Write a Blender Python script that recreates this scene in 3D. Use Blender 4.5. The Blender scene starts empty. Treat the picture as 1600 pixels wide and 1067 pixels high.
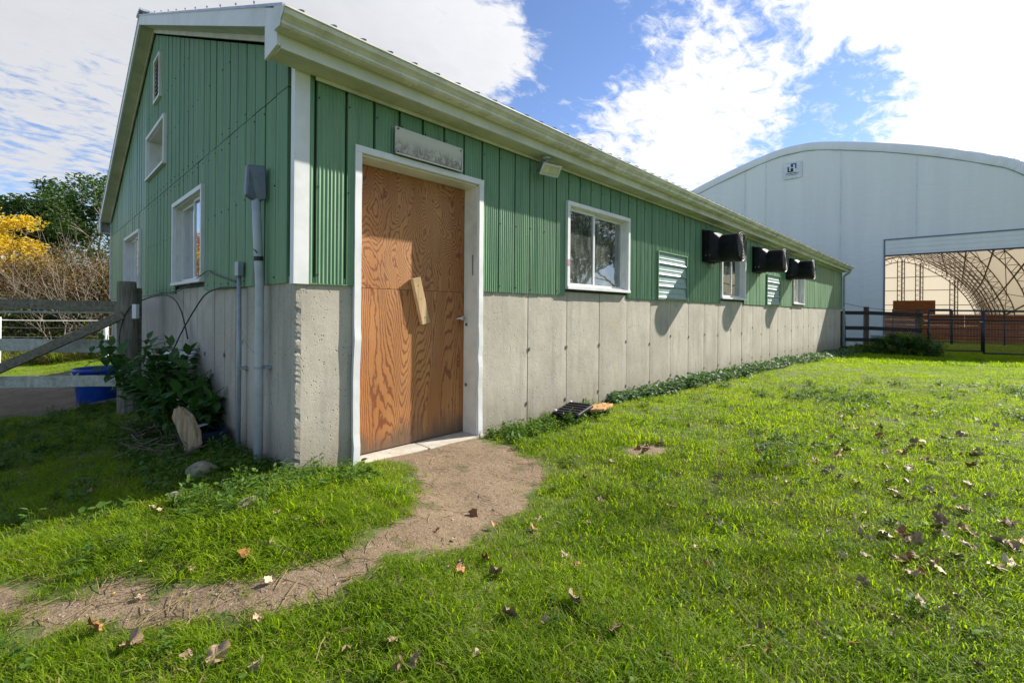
import bpy, bmesh, math, random
import numpy as np
from mathutils import Vector, Matrix
random.seed(7); rng = np.random.default_rng(7)
PI = math.pi
scene = bpy.context.scene
COL = scene.collection

# ------------------------------------------------------------------ camera
FPX = 724.0
AZ = math.radians(43.8)
FW = (math.cos(AZ), math.sin(AZ)); RT = (math.sin(AZ), -math.cos(AZ))
CAM = (-1.352, -3.502, 1.057)
cd = bpy.data.cameras.new('camera'); cam = bpy.data.objects.new('camera', cd); COL.objects.link(cam)
cd.sensor_width = 36; cd.lens = 36*FPX/1600; cd.clip_end = 3000; cd.clip_start = 0.05
cam.location = CAM
ROLL = math.atan(0.011)*0.75
cam.rotation_euler = (Matrix.Rotation(AZ-PI/2, 4, 'Z') @ Matrix.Rotation(PI/2, 4, 'X') @ Matrix.Rotation(ROLL, 4, 'Z')).to_euler()
cd.shift_y = -(533.5-486)/1600.0
scene.camera = cam

def hz(x): return 486+.011*(x-800)
def ray(x, y):
    t = (x-800)/FPX
    return (FW[0]+t*RT[0], FW[1]+t*RT[1], (hz(x)-y)/FPX)
def at_depth(x, d):
    r = ray(x, 0); return (CAM[0]+r[0]*d, CAM[1]+r[1]*d)

# ------------------------------------------------------------------ light
SUN = Vector((1, -.345, .72)).normalized()
sd = bpy.data.lights.new('sun', 'SUN'); sd.energy = 5.0; sd.angle = math.radians(.53); sd.color = (1, .93, .82)
so = bpy.data.objects.new('sun', sd); COL.objects.link(so)
so.rotation_euler = SUN.to_track_quat('Z', 'Y').to_euler(); so.location = (20, -8, 30)
scene.view_settings.view_transform = 'Standard'; scene.view_settings.look = 'None'
scene.view_settings.exposure = 0.95; scene.view_settings.gamma = 1
scene.view_settings.use_curve_mapping = False
scene.render.engine = 'CYCLES'
scene.cycles.max_bounces = 8; scene.cycles.transparent_max_bounces = 12

class NT:
    """small node helper"""
    def __init__(s, tree): s.t = tree; s.n = tree.nodes; s.l = tree.links
    def new(s, typ, **kw):
        o = s.n.new(typ)
        for k, v in kw.items(): setattr(o, k, v)
        return o
    def put(s, sock, v):
        if isinstance(v, bpy.types.NodeSocket): s.l.new(v, sock)
        elif v is not None:
            if hasattr(sock.default_value, '__len__') and not hasattr(v, '__len__'): v = (v,)*len(sock.default_value)
            if hasattr(v, '__len__') and len(v) == 3 and len(sock.default_value) == 4: v = tuple(v)+(1,)
            sock.default_value = v
    def math(s, op, a, b=None, c=None, clamp=False):
        o = s.new('ShaderNodeMath', operation=op, use_clamp=clamp)
        s.put(o.inputs[0], a)
        if b is not None: s.put(o.inputs[1], b)
        if c is not None: s.put(o.inputs[2], c)
        return o.outputs[0]
    def vmath(s, op, a, b=None):
        o = s.new('ShaderNodeVectorMath', operation=op); s.put(o.inputs[0], a)
        if b is not None: s.put(o.inputs[1], b)
        return o.outputs['Value'] if op in ('DOT_PRODUCT', 'LENGTH') else o.outputs[0]
    def noise(s, vec, scale=5, detail=3, rough=.5, dist=0):
        o = s.new('ShaderNodeTexNoise'); s.put(o.inputs['Vector'], vec)
        o.inputs['Scale'].default_value = scale; o.inputs['Detail'].default_value = detail
        o.inputs['Roughness'].default_value = rough; o.inputs['Distortion'].default_value = dist
        return o.outputs[0]
    def voro(s, vec, scale=5, feature='F1'):
        o = s.new('ShaderNodeTexVoronoi', feature=feature); s.put(o.inputs['Vector'], vec); o.inputs['Scale'].default_value = scale
        return o.outputs[0]
    def ramp(s, v, a, b, lo=0., hi=1., smooth=True):
        o = s.new('ShaderNodeMapRange', interpolation_type='SMOOTHSTEP' if smooth else 'LINEAR')
        s.put(o.inputs[0], v); o.inputs[1].default_value = a; o.inputs[2].default_value = b
        o.inputs[3].default_value = lo; o.inputs[4].default_value = hi
        return o.outputs[0]
    def mix(s, f, a, b, mode='MIX'):
        o = s.new('ShaderNodeMix', data_type='RGBA', blend_type=mode)
        s.put(o.inputs[0], f); s.put(o.inputs[6], a); s.put(o.inputs[7], b)
        return o.outputs[2]
    def scalevec(s, v, sc):
        o = s.new('ShaderNodeMapping'); s.put(o.inputs[0], v); o.inputs['Scale'].default_value = sc
        return o.outputs[0]
    def pos(s): return s.new('ShaderNodeNewGeometry').outputs['Position']
    def obj(s): return s.new('ShaderNodeTexCoord').outputs['Object']
    def rand(s): return s.new('ShaderNodeObjectInfo').outputs['Random']
    def bump(s, h, strength=.3, dist=.01):
        o = s.new('ShaderNodeBump'); o.inputs['Strength'].default_value = strength; o.inputs['Distance'].default_value = dist
        s.put(o.inputs['Height'], h); return o.outputs[0]

# ---- sky
w = bpy.data.worlds.new('World'); scene.world = w; w.use_nodes = True
w.node_tree.nodes.clear(); n = NT(w.node_tree)
sky = n.new('ShaderNodeTexSky', sky_type='NISHITA'); sky.sun_disc = False
sky.sun_elevation = math.radians(34.2); sky.sun_rotation = math.radians(109)
sky.air_density = 1.0; sky.dust_density = .1; sky.ozone_density = 1.6
d = n.new('ShaderNodeTexCoord').outputs['Generated']
d = n.vmath('NORMALIZE', d)
sx = n.new('ShaderNodeSeparateXYZ'); n.put(sx.inputs[0], d)
den = n.math('ADD', n.math('MAXIMUM', sx.outputs[2], 0.0), .14)
cx = n.new('ShaderNodeCombineXYZ'); n.put(cx.inputs[0], n.math('DIVIDE', sx.outputs[0], den)); n.put(cx.inputs[1], n.math('DIVIDE', sx.outputs[1], den))
plane = cx.outputs[0]
big = n.noise(plane, .55, 2, .5)
med = n.noise(plane, 1.7, 7, .58, .35)
fine = n.noise(n.scalevec(plane, (1, 1.5, 1)), 11.0, 6, .66, .4)
def blob(px, py, r, wgt):
    v = Vector(ray(px, py)).normalized()
    dt = n.vmath('DOT_PRODUCT', d, tuple(v))
    return n.math('MULTIPLY', n.ramp(dt, math.cos(r/724*.95), 1.0), wgt)
tot = n.math('MULTIPLY', n.ramp(big, .42, .62), .30)
front = n.vmath('DOT_PRODUCT', d, tuple(Vector((FW[0], FW[1], .35)).normalized()))
tot = n.math('MULTIPLY', tot, n.ramp(front, .5, .9, 1.1, .25))
for b in [(60, 30, 260, .36), (330, 0, 280, .42), (560, 0, 250, .46), (680, 60, 150, .36), (800, 95, 80, .30), (640, 150, 90, .12),
          (1010, 245, 120, .40), (1110, 200, 120, .26), (1230, 110, 190, .12), (1290, 210, 90, .12), (1090, 60, 190, .17), (1180, 20, 170, .12), (930, 210, 90, .14), (880, 260, 90, .16),
          (1500, 20, 190, .36), (1640, 150, 230, .46), (1540, 210, 110, .20), (1450, 40, 100, .16), (1900, 60, 330, .4), (1110, 285, 70, .22), (1200, 262, 70, -.12), (20, 235, 90, .12),
          (1350, 185, 110, -.50), (1385, 120, 80, -.36), (1300, 60, 90, -.08), (915, 60, 110, -.20), (880, 130, 90, -.12), (185, 60, 70, -.22), (90, 205, 100, -.18), (800, 200, 80, -.16), (1075, 270, 50, -.10)]:
    tot = n.math('ADD', tot, blob(*b))
tot = n.math('ADD', tot, n.math('MULTIPLY', n.math('SUBTRACT', med, .5), 1.05))
tot = n.math('ADD', tot, n.math('MULTIPLY', n.math('SUBTRACT', fine, .5), 1.5))
alpha = n.ramp(tot, .06, .56)
alpha = n.math('MULTIPLY', alpha, n.ramp(sx.outputs[2], -.02, .06))
sundot = n.vmath('DOT_PRODUCT', d, tuple(SUN))
glow = n.ramp(sundot, .3, 1.0, .86, 1.3, False)
shade = n.ramp(n.math('ADD', n.math('MULTIPLY', med, .6), n.math('MULTIPLY', tot, .25)), .25, .8, 1.06, .93)
cl = n.math('MULTIPLY', glow, shade)
ccol = n.mix(n.ramp(sundot, .4, .9), (.93, .95, 1.0), (1., 1., 1.))
cloud = n.mix(1., ccol, cl, 'MULTIPLY')
cloudscaled = n.mix(1., cloud, (7.2, 7.2, 7.2), 'MULTIPLY')
skyc = n.mix(1., sky.outputs[0], (1.12, 1.18, 1.42), 'MULTIPLY')
allc = n.mix(alpha, skyc, cloudscaled)
bg = n.new('ShaderNodeBackground'); n.put(bg.inputs[0], allc); bg.inputs[1].default_value = .066
wo = n.new('ShaderNodeOutputWorld'); n.l.new(bg.outputs[0], wo.inputs[0])

# ------------------------------------------------------------------ helpers
WL = {}
def wl(o): return WL.get(o.name, Vector((0, 0, 0))) if o else Vector((0, 0, 0))
def tag(o, label=None, cat=None, group=None, kind=None):
    if label: o['label'] = label
    if cat: o['category'] = cat
    if group: o['group'] = group
    if kind: o['kind'] = kind
    return o
def thing(name, loc, label, cat, group=None):
    o = bpy.data.objects.new(name, None); COL.objects.link(o); o.location = loc; WL[o.name] = Vector(loc); o.empty_display_size = .2
    return tag(o, label, cat, group)
class MB:
    def __init__(s): s.v = []; s.f = []
    def add(s, vs, fs):
        k = len(s.v); s.v += [tuple(p) for p in vs]; s.f += [tuple(i+k for i in q) for q in fs]; return s
    def box(s, a, b, T=None):
        x0, y0, z0 = a; x1, y1, z1 = b
        vs = [(x0, y0, z0), (x1, y0, z0), (x1, y1, z0), (x0, y1, z0), (x0, y0, z1), (x1, y0, z1), (x1, y1, z1), (x0, y1, z1)]
        if T: vs = [T(*p) for p in vs]
        return s.add(vs, [(0, 3, 2, 1), (4, 5, 6, 7), (0, 1, 5, 4), (1, 2, 6, 5), (2, 3, 7, 6), (3, 0, 4, 7)])
    def obox(s, c, ax, ay, az, hx, hy, hz_):
        c = Vector(c); ax, ay, az = Vector(ax).normalized(), Vector(ay).normalized(), Vector(az).normalized()
        vs = [c+ax*i*hx+ay*j*hy+az*k*hz_ for k in (-1, 1) for (i, j) in ((-1, -1), (1, -1), (1, 1), (-1, 1))]
        return s.add(vs, [(0, 3, 2, 1), (4, 5, 6, 7), (0, 1, 5, 4), (1, 2, 6, 5), (2, 3, 7, 6), (3, 0, 4, 7)])
    def beam(s, p, q, wd, ht, up=(0, 0, 1)):
        p, q = Vector(p), Vector(q); a = (q-p); L = a.length; a.normalize(); sd_ = a.cross(Vector(up)).normalized(); u = sd_.cross(a)
        return s.obox((p+q)/2, a, sd_, u, L/2, wd/2, ht/2)
    def tube(s, pts, r, k=6, cap=True):
        pts = [Vector(p) for p in pts]; rs = r if hasattr(r, '__len__') else [r]*len(pts)
        base = len(s.v); up = Vector((0, 0, 1)); last = None
        for i, p in enumerate(pts):
            a = (pts[min(i+1, len(pts)-1)]-pts[max(i-1, 0)]).normalized()
            if last is None:
                sd_ = a.cross(up); sd_ = sd_ if sd_.length > .05 else a.cross(Vector((1, 0, 0)))
            else: sd_ = last-a*last.dot(a)
            sd_.normalize(); last = sd_; u = a.cross(sd_)
            for j in range(k):
                t = 2*PI*j/k; s.v.append(tuple(p+(sd_*math.cos(t)+u*math.sin(t))*rs[i]))
        for i in range(len(pts)-1):
            for j in range(k):
                s.f.append((base+i*k+j, base+i*k+(j+1) % k, base+(i+1)*k+(j+1) % k, base+(i+1)*k+j))
        if cap and k > 2:
            s.f.append(tuple(base+j for j in range(k))[::-1]); s.f.append(tuple(base+(len(pts)-1)*k+j for j in range(k)))
        return s
    def extr(s, prof, fn, a, b, steps=1, closed=True, cap=True):
        """profile (list of 2-tuples) swept from a to b with fn(p,t)->xyz"""
        base = len(s.v); m = len(prof)
        for i in range(steps+1):
            t = a+(b-a)*i/steps
            for p in prof: s.v.append(tuple(fn(p, t)))
        mm = m if closed else m-1
        for i in range(steps):
            for j in range(mm): s.f.append((base+i*m+j, base+i*m+(j+1) % m, base+(i+1)*m+(j+1) % m, base+(i+1)*m+j))
        if closed and cap:
            s.f.append(tuple(base+j for j in range(m))[::-1]); s.f.append(tuple(base+steps*m+j for j in range(m)))
        return s
    def build(s, name, mat, parent=None, smooth=False, recalc=True, bevel=0, origin=None):
        v = np.array(s.v, dtype=float)
        if origin is None:
            lo, hi = v.min(0), v.max(0); o0 = Vector(((lo[0]+hi[0])/2, (lo[1]+hi[1])/2, lo[2]))
        else: o0 = Vector(origin)
        v = v-np.array(o0)
        me = bpy.data.meshes.new(name); me.from_pydata(v.tolist(), [], s.f)
        if recalc:
            bm = bmesh.new(); bm.from_mesh(me); bmesh.ops.recalc_face_normals(bm, faces=bm.faces); bm.to_mesh(me); bm.free()
        if smooth: me.polygons.foreach_set('use_smooth', [True]*len(me.polygons))
        if mat:
            for m_ in (mat if isinstance(mat, (list, tuple)) else [mat]): me.materials.append(m_)
        o = bpy.data.objects.new(name, me); COL.objects.link(o)
        o.location = o0-wl(parent)
        WL[o.name] = o0
        if parent: o.parent = parent
        if bevel:
            b = o.modifiers.new('bevel', 'BEVEL'); b.width = bevel; b.segments = 2; b.limit_method = 'ANGLE'; b.angle_limit = .6
        if smooth and smooth != True:
            pass
        return o
def place(me_obj, name, parent, loc, rot=(0, 0, 0), sc=1):
    o = me_obj.copy(); COL.objects.link(o); o.parent = parent; o.name = name
    o.location = Vector(loc)-wl(parent); o.rotation_euler = rot; o.scale = (sc,)*3 if not hasattr(sc, '__len__') else sc
    WL[o.name] = Vector(loc); return o

# ------------------------------------------------------------------ materials
MATS = {}
def mat(name, fn, **kw):
    m = bpy.data.materials.new(name); m.use_nodes = True; m.node_tree.nodes.clear(); q = NT(m.node_tree)
    p = q.new('ShaderNodeBsdfPrincipled'); out = q.new('ShaderNodeOutputMaterial'); q.l.new(p.outputs[0], out.inputs[0])
    for k, v in kw.items(): p.inputs[k.replace('_', ' ')].default_value = v
    fn(q, p, out); MATS[name] = m; return m
def simple(name, col, rough=.5, metal=0, var=.15, scale=8, bump=.15, bscale=60, dirt=None, dirt_amt=.5):
    def fn(q, p, out):
        P = q.pos(); a = q.noise(P, scale, 4, .6)
        c = q.mix(q.ramp(a, .3, .7), tuple(x*(1-var) for x in col), tuple(min(1, x*(1+var)) for x in col))
        if dirt is not None:
            b = q.noise(P, scale*.6, 6, .7)
            c = q.mix(q.ramp(b, .45, .75, 0, dirt_amt), c, dirt)
        q.put(p.inputs['Base Color'], c); q.put(p.inputs['Roughness'], q.ramp(a, .2, .8, max(.05, rough-.1), min(1, rough+.1)))
        p.inputs['Metallic'].default_value = metal
        if bump: q.put(p.inputs['Normal'], q.bump(q.noise(P, bscale, 4, .6), bump, .01))
    return mat(name, fn)

def f_siding(q, p, out):
    P = q.pos(); r = q.rand()
    a = q.noise(q.scalevec(P, (3, 3, .5)), 2.2, 5, .6)
    c = q.mix(q.ramp(a, .3, .7), (.100, .225, .115), (.150, .290, .155))
    c = q.mix(q.math('MULTIPLY', r, .28), c, (.19, .31, .19))
    st = q.noise(q.scalevec(P, (26, 26, .9)), 1.0, 4, .65)           # rain streaks
    c = q.mix(q.ramp(st, .5, .72, 0, .55), c, (.06, .115, .065))
    ch = q.noise(q.scalevec(P, (1, 1, .5)), 1.6, 5, .7); c = q.mix(q.ramp(ch, .5, .72, 0, .38), c, (.22, .33, .23))
    gr = q.noise(P, 1.3, 6, .7)
    c = q.mix(q.ramp(gr, .55, .8, 0, .4), c, (.05, .12, .05))
    sp = q.noise(P, 38, 3, .6)
    c = q.mix(q.ramp(sp, .66, .74, 0, .5), c, (.04, .05, .03))
    q.put(p.inputs['Base Color'], c); q.put(p.inputs['Roughness'], q.ramp(a, .2, .8, .38, .58))
    q.put(p.inputs['Normal'], q.bump(q.noise(q.scalevec(P, (2, 2, 1)), 4, 3, .5), .12, .02))
M_siding = mat('green_metal_siding', f_siding)

def f_conc(q, p, out):
    P = q.pos()
    a = q.noise(P, 1.3, 6, .65); b = q.noise(q.scalevec(P, (5, 5, .7)), 1.5, 5, .6)
    c = q.mix(q.ramp(a, .3, .7), (.33, .30, .245), (.50, .46, .385))
    c = q.mix(q.ramp(b, .48, .7, 0, .65), c, (.24, .225, .19))
    crk = q.voro(q.vmath('ADD', q.scalevec(P, (.8, .8, .8)), q.mix(1., (.5, .5, .5), q.noise(P, 3, 4, .6), 'MULTIPLY')), 1.1, 'DISTANCE_TO_EDGE')
    c = q.mix(q.math('MULTIPLY', q.ramp(crk, .0, .006, 1, 0), q.ramp(a, .5, .6)), c, (.14, .125, .10))
    c = q.mix(q.math('MULTIPLY', q.rand(), .22), c, (.45, .40, .33))
    y = q.noise(P, 1.9, 3, .5)
    c = q.mix(q.ramp(y, .62, .72, 0, .30), c, (.45, .36, .17))
    g = q.noise(P, 90, 3, .7)
    c = q.mix(q.ramp(g, .3, .7, 0, .35), c, (.52, .49, .43))
    vd = q.voro(P, 34); pm = q.noise(P, 13, 3, .6)
    pit = q.math('MULTIPLY', q.ramp(vd, .05, .26, 1, 0), q.ramp(pm, .44, .54))
    vd2 = q.voro(P, 80); pit2 = q.math('MULTIPLY', q.ramp(vd2, .05, .3, 1, 0), q.ramp(q.noise(P, 21, 2, .5), .5, .62))
    pt = q.math('MAXIMUM', pit, pit2)
    c = q.mix(q.math('MULTIPLY', pt, .9), c, (.09, .08, .065))
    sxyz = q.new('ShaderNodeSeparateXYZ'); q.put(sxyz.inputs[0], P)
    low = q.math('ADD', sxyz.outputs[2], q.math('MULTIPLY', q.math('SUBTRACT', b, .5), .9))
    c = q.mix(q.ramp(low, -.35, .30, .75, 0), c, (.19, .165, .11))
    q.put(p.inputs['Base Color'], c); p.inputs['Roughness'].default_value = .92
    h = q.math('SUBTRACT', q.math('MULTIPLY', g, .3), pt)
    h = q.math('ADD', h, q.math('MULTIPLY', q.noise(P, 6, 4, .6), 1.2))
    q.put(p.inputs['Normal'], q.bump(h, .55, .008))
M_conc = mat('pitted_concrete', f_conc)
M_seam = simple('dark_concrete_seam', (.13, .12, .10), .95)
M_trim = simple('white_trim', (.72, .73, .74), .45, var=.06, scale=3, bump=.05, dirt=(.40, .39, .30), dirt_amt=.35)
M_fascia = simple('weathered_white_fascia', (.67, .67, .63), .4, var=.10, scale=2.5, bump=.06, dirt=(.36, .35, .28), dirt_amt=.65)
M_gutter = simple('mossy_white_gutter', (.70, .69, .64), .28, var=.12, scale=3, bump=.05, dirt=(.37, .36, .28), dirt_amt=.65)
M_soffit = simple('soffit_metal', (.58, .57, .50), .5, var=.12, scale=3, bump=.05, dirt=(.30, .30, .23), dirt_amt=.6)
M_roof = simple('roof_metal', (.5, .52, .54), .35, .6, bump=.03)
M_gap = simple('shadowed_green_joint', (.014, .032, .018), .7)
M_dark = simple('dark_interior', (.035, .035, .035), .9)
M_black = simple('black_plastic', (.012, .012, .016), .55, var=.3, scale=6, bump=.04, dirt=(.05, .05, .05), dirt_amt=.4)
M_black.node_tree.nodes['Principled BSDF'].inputs['Specular IOR Level'].default_value = .18
M_wire = simple('black_cable', (.015, .015, .015), .5)
M_pvc = simple('grey_pvc', (.42, .45, .48), .45, var=.08, dirt=(.2, .2, .18), dirt_amt=.4)
M_conduit = simple('grey_conduit', (.28, .33, .37), .4, .2)
M_box = simple('slate_enclosure', (.13, .16, .20), .4, .1)
M_steel = simple('bright_steel', (.6, .6, .6), .25, .9)
M_guard = simple('white_wire_guard', (.22, .22, .22), .6)
M_louv = simple('aluminium_slat', (.27, .38, .37), .5, .0, var=.12, scale=10, bump=.1, bscale=20)
M_pipe = simple('dark_gate_pipe', (.035, .04, .06), .4, .5)
M_galv = simple('galvanised_wire', (.35, .36, .38), .4, .7)
M_lens = simple('lamp_lens', (.55, .53, .36), .2, 0)
M_blue = simple('blue_plastic', (.01, .07, .42), .35, var=.2, scale=5, bump=.03)
M_curtain = simple('grey_green_curtain', (.50, .55, .50), .9, var=.2, scale=4, bump=.1)
M_net = simple('pale_curtain', (.66, .68, .66), .9, var=.1, scale=4, bump=.1)
M_rope = simple('white_rope', (.7, .7, .68), .6)
M_stone = simple('mossy_stone', (.24, .22, .15), .95, var=.35, scale=9, bump=.5, bscale=25, dirt=(.09, .12, .03), dirt_amt=.6)
M_stick = simple('dead_stick', (.16, .12, .085), .9, var=.3)

def f_wood(lo, hi, axis=2, moss=0, sc=1):
    def fn(q, p, out):
        P = q.obj(); s_ = [14*sc, 14*sc, 14*sc]; s_[axis] = .8*sc
        a = q.noise(q.scalevec(P, tuple(s_)), 2.2, 6, .65, .4)
        c = q.mix(q.ramp(a, .3, .7), lo, hi)
        b = q.noise(q.pos(), 3.5, 4, .6)
        c = q.mix(q.ramp(b, .5, .8, 0, .5), c, tuple(x*.5 for x in lo))
        if moss: c = q.mix(q.ramp(q.noise(q.pos(), 5, 5, .7), .5, .7, 0, moss), c, (.10, .13, .04))
        q.put(p.inputs['Base Color'], c); p.inputs['Roughness'].default_value = .88
        q.put(p.inputs['Normal'], q.bump(a, .5, .006))
    return fn
M_post = mat('weathered_post_wood', f_wood((.11, .10, .075), (.27, .25, .20), 2, .3))
M_rail = mat('weathered_rail_wood', f_wood((.10, .09, .06), (.23, .21, .15), 0, .35))
M_railw = mat('pale_painted_rail', f_wood((.33, .35, .28), (.52, .54, .46), 0, .3))
M_darkrail = mat('dark_stained_rail', f_wood((.018, .017, .015), (.045, .043, .04), 1))
M_brownpost = mat('brown_post', f_wood((.07, .045, .025), (.17, .11, .07), 2))
M_lumber = mat('pale_lumber', f_wood((.42, .27, .13), (.60, .42, .24), 2))
M_rotten = mat('split_firewood', f_wood((.22, .15, .08), (.48, .36, .22), 2))
M_kick = mat('brown_kick_boards', f_wood((.16, .055, .022), (.26, .10, .045), 1))

def f_ply(vs, freq, off, fine):
    def fn(q, p, out):
        P = q.vmath('ADD', q.pos(), off)
        v = q.noise(q.scalevec(P, vs), 1.0, 1.2, .4, .2)
        jig = q.noise(q.scalevec(P, (24, 24, 9)), 1, 3, .6)
        v = q.math('ADD', v, q.math('MULTIPLY', jig, fine))
        s = q.math('SINE', q.math('MULTIPLY', v, freq))
        band = q.ramp(s, .05, .95)
        s2 = q.noise(q.scalevec(P, (130, 130, 3)), 1, 2, .5)
        wide = q.noise(q.scalevec(P, (2.5, 2.5, .5)), 1.3, 3, .5)
        light = q.mix(q.ramp(wide, .3, .7), (.36, .145, .040), (.47, .225, .075))
        dark = q.mix(q.ramp(wide, .35, .65), (.15, .036, .009), (.21, .06, .016))
        c = q.mix(q.math('MULTIPLY', band, .85), light, dark)
        c = q.mix(q.ramp(s2, .5, .7, 0, .3), c, (.24, .07, .02))
        sz_ = q.new('ShaderNodeSeparateXYZ'); q.put(sz_.inputs[0], q.pos()); st_ = q.noise(q.scalevec(q.pos(), (7, 7, 1.6)), 1.2, 5, .7)
        c = q.mix(q.ramp(st_, .52, .75, 0, .35), c, (.20, .13, .085))
        c = q.mix(q.ramp(q.math('ADD', sz_.outputs[2], q.math('MULTIPLY', st_, -.5)), -.45, -.18, .8, 0), c, (.09, .065, .045))
        q.put(p.inputs['Base Color'], c); q.put(p.inputs['Roughness'], q.ramp(s2, .2, .8, .45, .65))
        h = q.math('ADD', q.math('MULTIPLY', band, -.6), q.math('MULTIPLY', s2, .5))
        q.put(p.inputs['Normal'], q.bump(h, .3, .003))
    return fn
M_ply1 = mat('plywood_lower', f_ply((3.0, 1, .33), 270, (3.1, 0, 1.7), .035))
M_ply2 = mat('plywood_upper', f_ply((3.6, 1, 1.7), 225, (11.3, 0, 6.2), .06))

def f_glass(q, p, out):
    g = q.new('ShaderNodeBsdfGlossy'); g.inputs['Roughness'].default_value = .02; q.put(g.inputs['Color'], (.95, .97, 1))
    q.put(g.inputs['Normal'], q.bump(q.noise(q.pos(), 2.2, 2, .5), .05, .02))
    t = q.new('ShaderNodeBsdfTransparent'); q.put(t.inputs[0], (.80, .86, .82))
    df = q.new('ShaderNodeBsdfDiffuse'); q.put(df.inputs[0], (.45, .5, .45))
    fr = q.new('ShaderNodeFresnel'); fr.inputs[0].default_value = 1.5
    m1 = q.new('ShaderNodeMixShader'); q.put(m1.inputs[0], q.ramp(q.noise(q.scalevec(q.pos(), (6, 6, 2)), 2, 5, .7), .35, .75, .10, .42)); q.l.new(t.outputs[0], m1.inputs[1]); q.l.new(df.outputs[0], m1.inputs[2])
    m2 = q.new('ShaderNodeMixShader'); q.put(m2.inputs[0], q.math('ADD', q.math('MULTIPLY', fr.outputs[0], 2.0, clamp=True), .06, clamp=True)); q.l.new(m1.outputs[0], m2.inputs[1]); q.l.new(g.outputs[0], m2.inputs[2])
    q.l.new(m2.outputs[0], out.inputs[0])
M_glass = mat('window_glass', f_glass)

def f_sign(q, p, out):
    P = q.pos(); a = q.noise(q.scalevec(P, (9, 1, 5)), 2.2, 6, .7, 1.2)
    c = q.mix(q.ramp(a, .40, .60), (.52, .50, .44), (.24, .20, .17))
    sz = q.new('ShaderNodeSeparateXYZ'); q.put(sz.inputs[0], P)
    z = q.math('ADD', sz.outputs[2], q.math('MULTIPLY', a, .10))
    c = q.mix(q.ramp(z, 2.50, 2.62), c, (.58, .56, .50))
    c = q.mix(q.ramp(z, 2.43, 2.47, .7, 0), c, (.16, .13, .12))
    q.put(p.inputs['Base Color'], c); p.inputs['Roughness'].default_value = .6
    q.put(p.inputs['Normal'], q.bump(a, .4, .004))
M_sign = mat('peeling_sign_board', f_sign)

def f_fabric(q, p, out):
    P = q.pos()
    a = q.noise(q.scalevec(P, (.3, 1.3, .08)), 1.4, 4, .5); b = q.noise(P, .5, 3, .5)
    c = q.mix(q.ramp(a, .3, .7), (.83, .83, .83), (.88, .88, .87))
    q.put(p.inputs['Base Color'], c); p.inputs['Roughness'].default_value = .45
    wr = q.noise(q.scalevec(P, (.5, .8, 1.6)), 1.6, 4, .6, .6)
    nm = q.bump(q.math('ADD', wr, a), .25, .12); q.put(p.inputs['Normal'], nm)
M_fabric = mat('white_membrane', f_fabric)
def f_roofab(q, p, out):
    d1 = q.new('ShaderNodeBsdfDiffuse'); q.put(d1.inputs[0], (.72, .68, .60)); t1 = q.new('ShaderNodeBsdfTranslucent'); q.put(t1.inputs[0], (.86, .72, .56))
    m = q.new('ShaderNodeMixShader'); m.inputs[0].default_value = .25; q.l.new(d1.outputs[0], m.inputs[1]); q.l.new(t1.outputs[0], m.inputs[2]); q.l.new(m.outputs[0], out.inputs[0])
M_roofab = mat('translucent_roof_membrane', f_roofab)
M_truss = simple('arena_truss_steel', (.16, .12, .08), .6, .2)
M_cream = simple('cream_end_wall', (.74, .66, .54), .8, var=.06, scale=.6, bump=0)

def leafmat(name, c1, c2, trans=.4, tcol=None, rough=.55, clump=None):
    def fn(q, p, out):
        P = q.pos(); r = q.rand()
        a = q.noise(P, clump or 1.2, 3, .6); f = q.noise(P, 40, 1, .5)
        k = q.math('ADD', q.math('MULTIPLY', q.ramp(a, .3, .7), .55), q.math('MULTIPLY', q.math('ADD', r, q.ramp(f, .3, .7)), .225))
        c = q.mix(k, c1, c2)
        q.put(p.inputs['Base Color'], c); p.inputs['Roughness'].default_value = rough; p.inputs['Specular IOR Level'].default_value = .22
        t = q.new('ShaderNodeBsdfTranslucent')
        q.put(t.inputs[0], q.mix(1., c, tcol or (1.6, 1.7, .7), 'MULTIPLY'))
        m = q.new('ShaderNodeMixShader'); m.inputs[0].default_value = trans
        q.l.new(p.outputs[0], m.inputs[1]); q.l.new(t.outputs[0], m.inputs[2]); q.l.new(m.outputs[0], out.inputs[0])
    return mat(name, fn)
M_grass = leafmat('grass_blades', (.100, .180, .007), (.215, .300, .013), .55, (2.4, 2.3, .42), .6, .9)
M_grassdry = leafmat('dry_grass', (.22, .17, .07), (.35, .28, .13), .3, (1.1, 1.1, .8), .7)
M_weed = leafmat('weed_leaves', (.05, .115, .016), (.11, .19, .03), .35, (1.7, 1.8, .6), .6)
M_ivy = leafmat('ground_ivy_leaves', (.07, .14, .05), (.17, .26, .12), .2, (1.3, 1.4, .8), .55, 3)
M_nettle = leafmat('nettle_leaves', (.030, .085, .018), (.07, .16, .038), .25, (1.4, 1.7, .6), .42, 4)
M_yellow = leafmat('yellow_foliage', (.50, .33, .015), (.70, .55, .05), .4, (1.25, 1.15, .6), .6)
M_orange = leafmat('orange_foliage', (.34, .11, .02), (.48, .22, .05), .4, (1.3, 1.0, .6), .6)
M_green = leafmat('dark_green_foliage', (.028, .060, .018), (.065, .12, .03), .25, None, .55, .8)
M_brownleaf = leafmat('rusty_foliage', (.09, .062, .026), (.19, .125, .045), .2, (1.1, 1., .8), .7)
M_olive = leafmat('olive_foliage', (.045, .06, .018), (.12, .13, .035), .2, None, .6)
M_bark = simple('grey_bark', (.17, .14, .11), .95, var=.3, scale=6, bump=.4, bscale=30)
M_twig = simple('pale_twigs', (.23, .19, .15), .9, var=.3)
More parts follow.
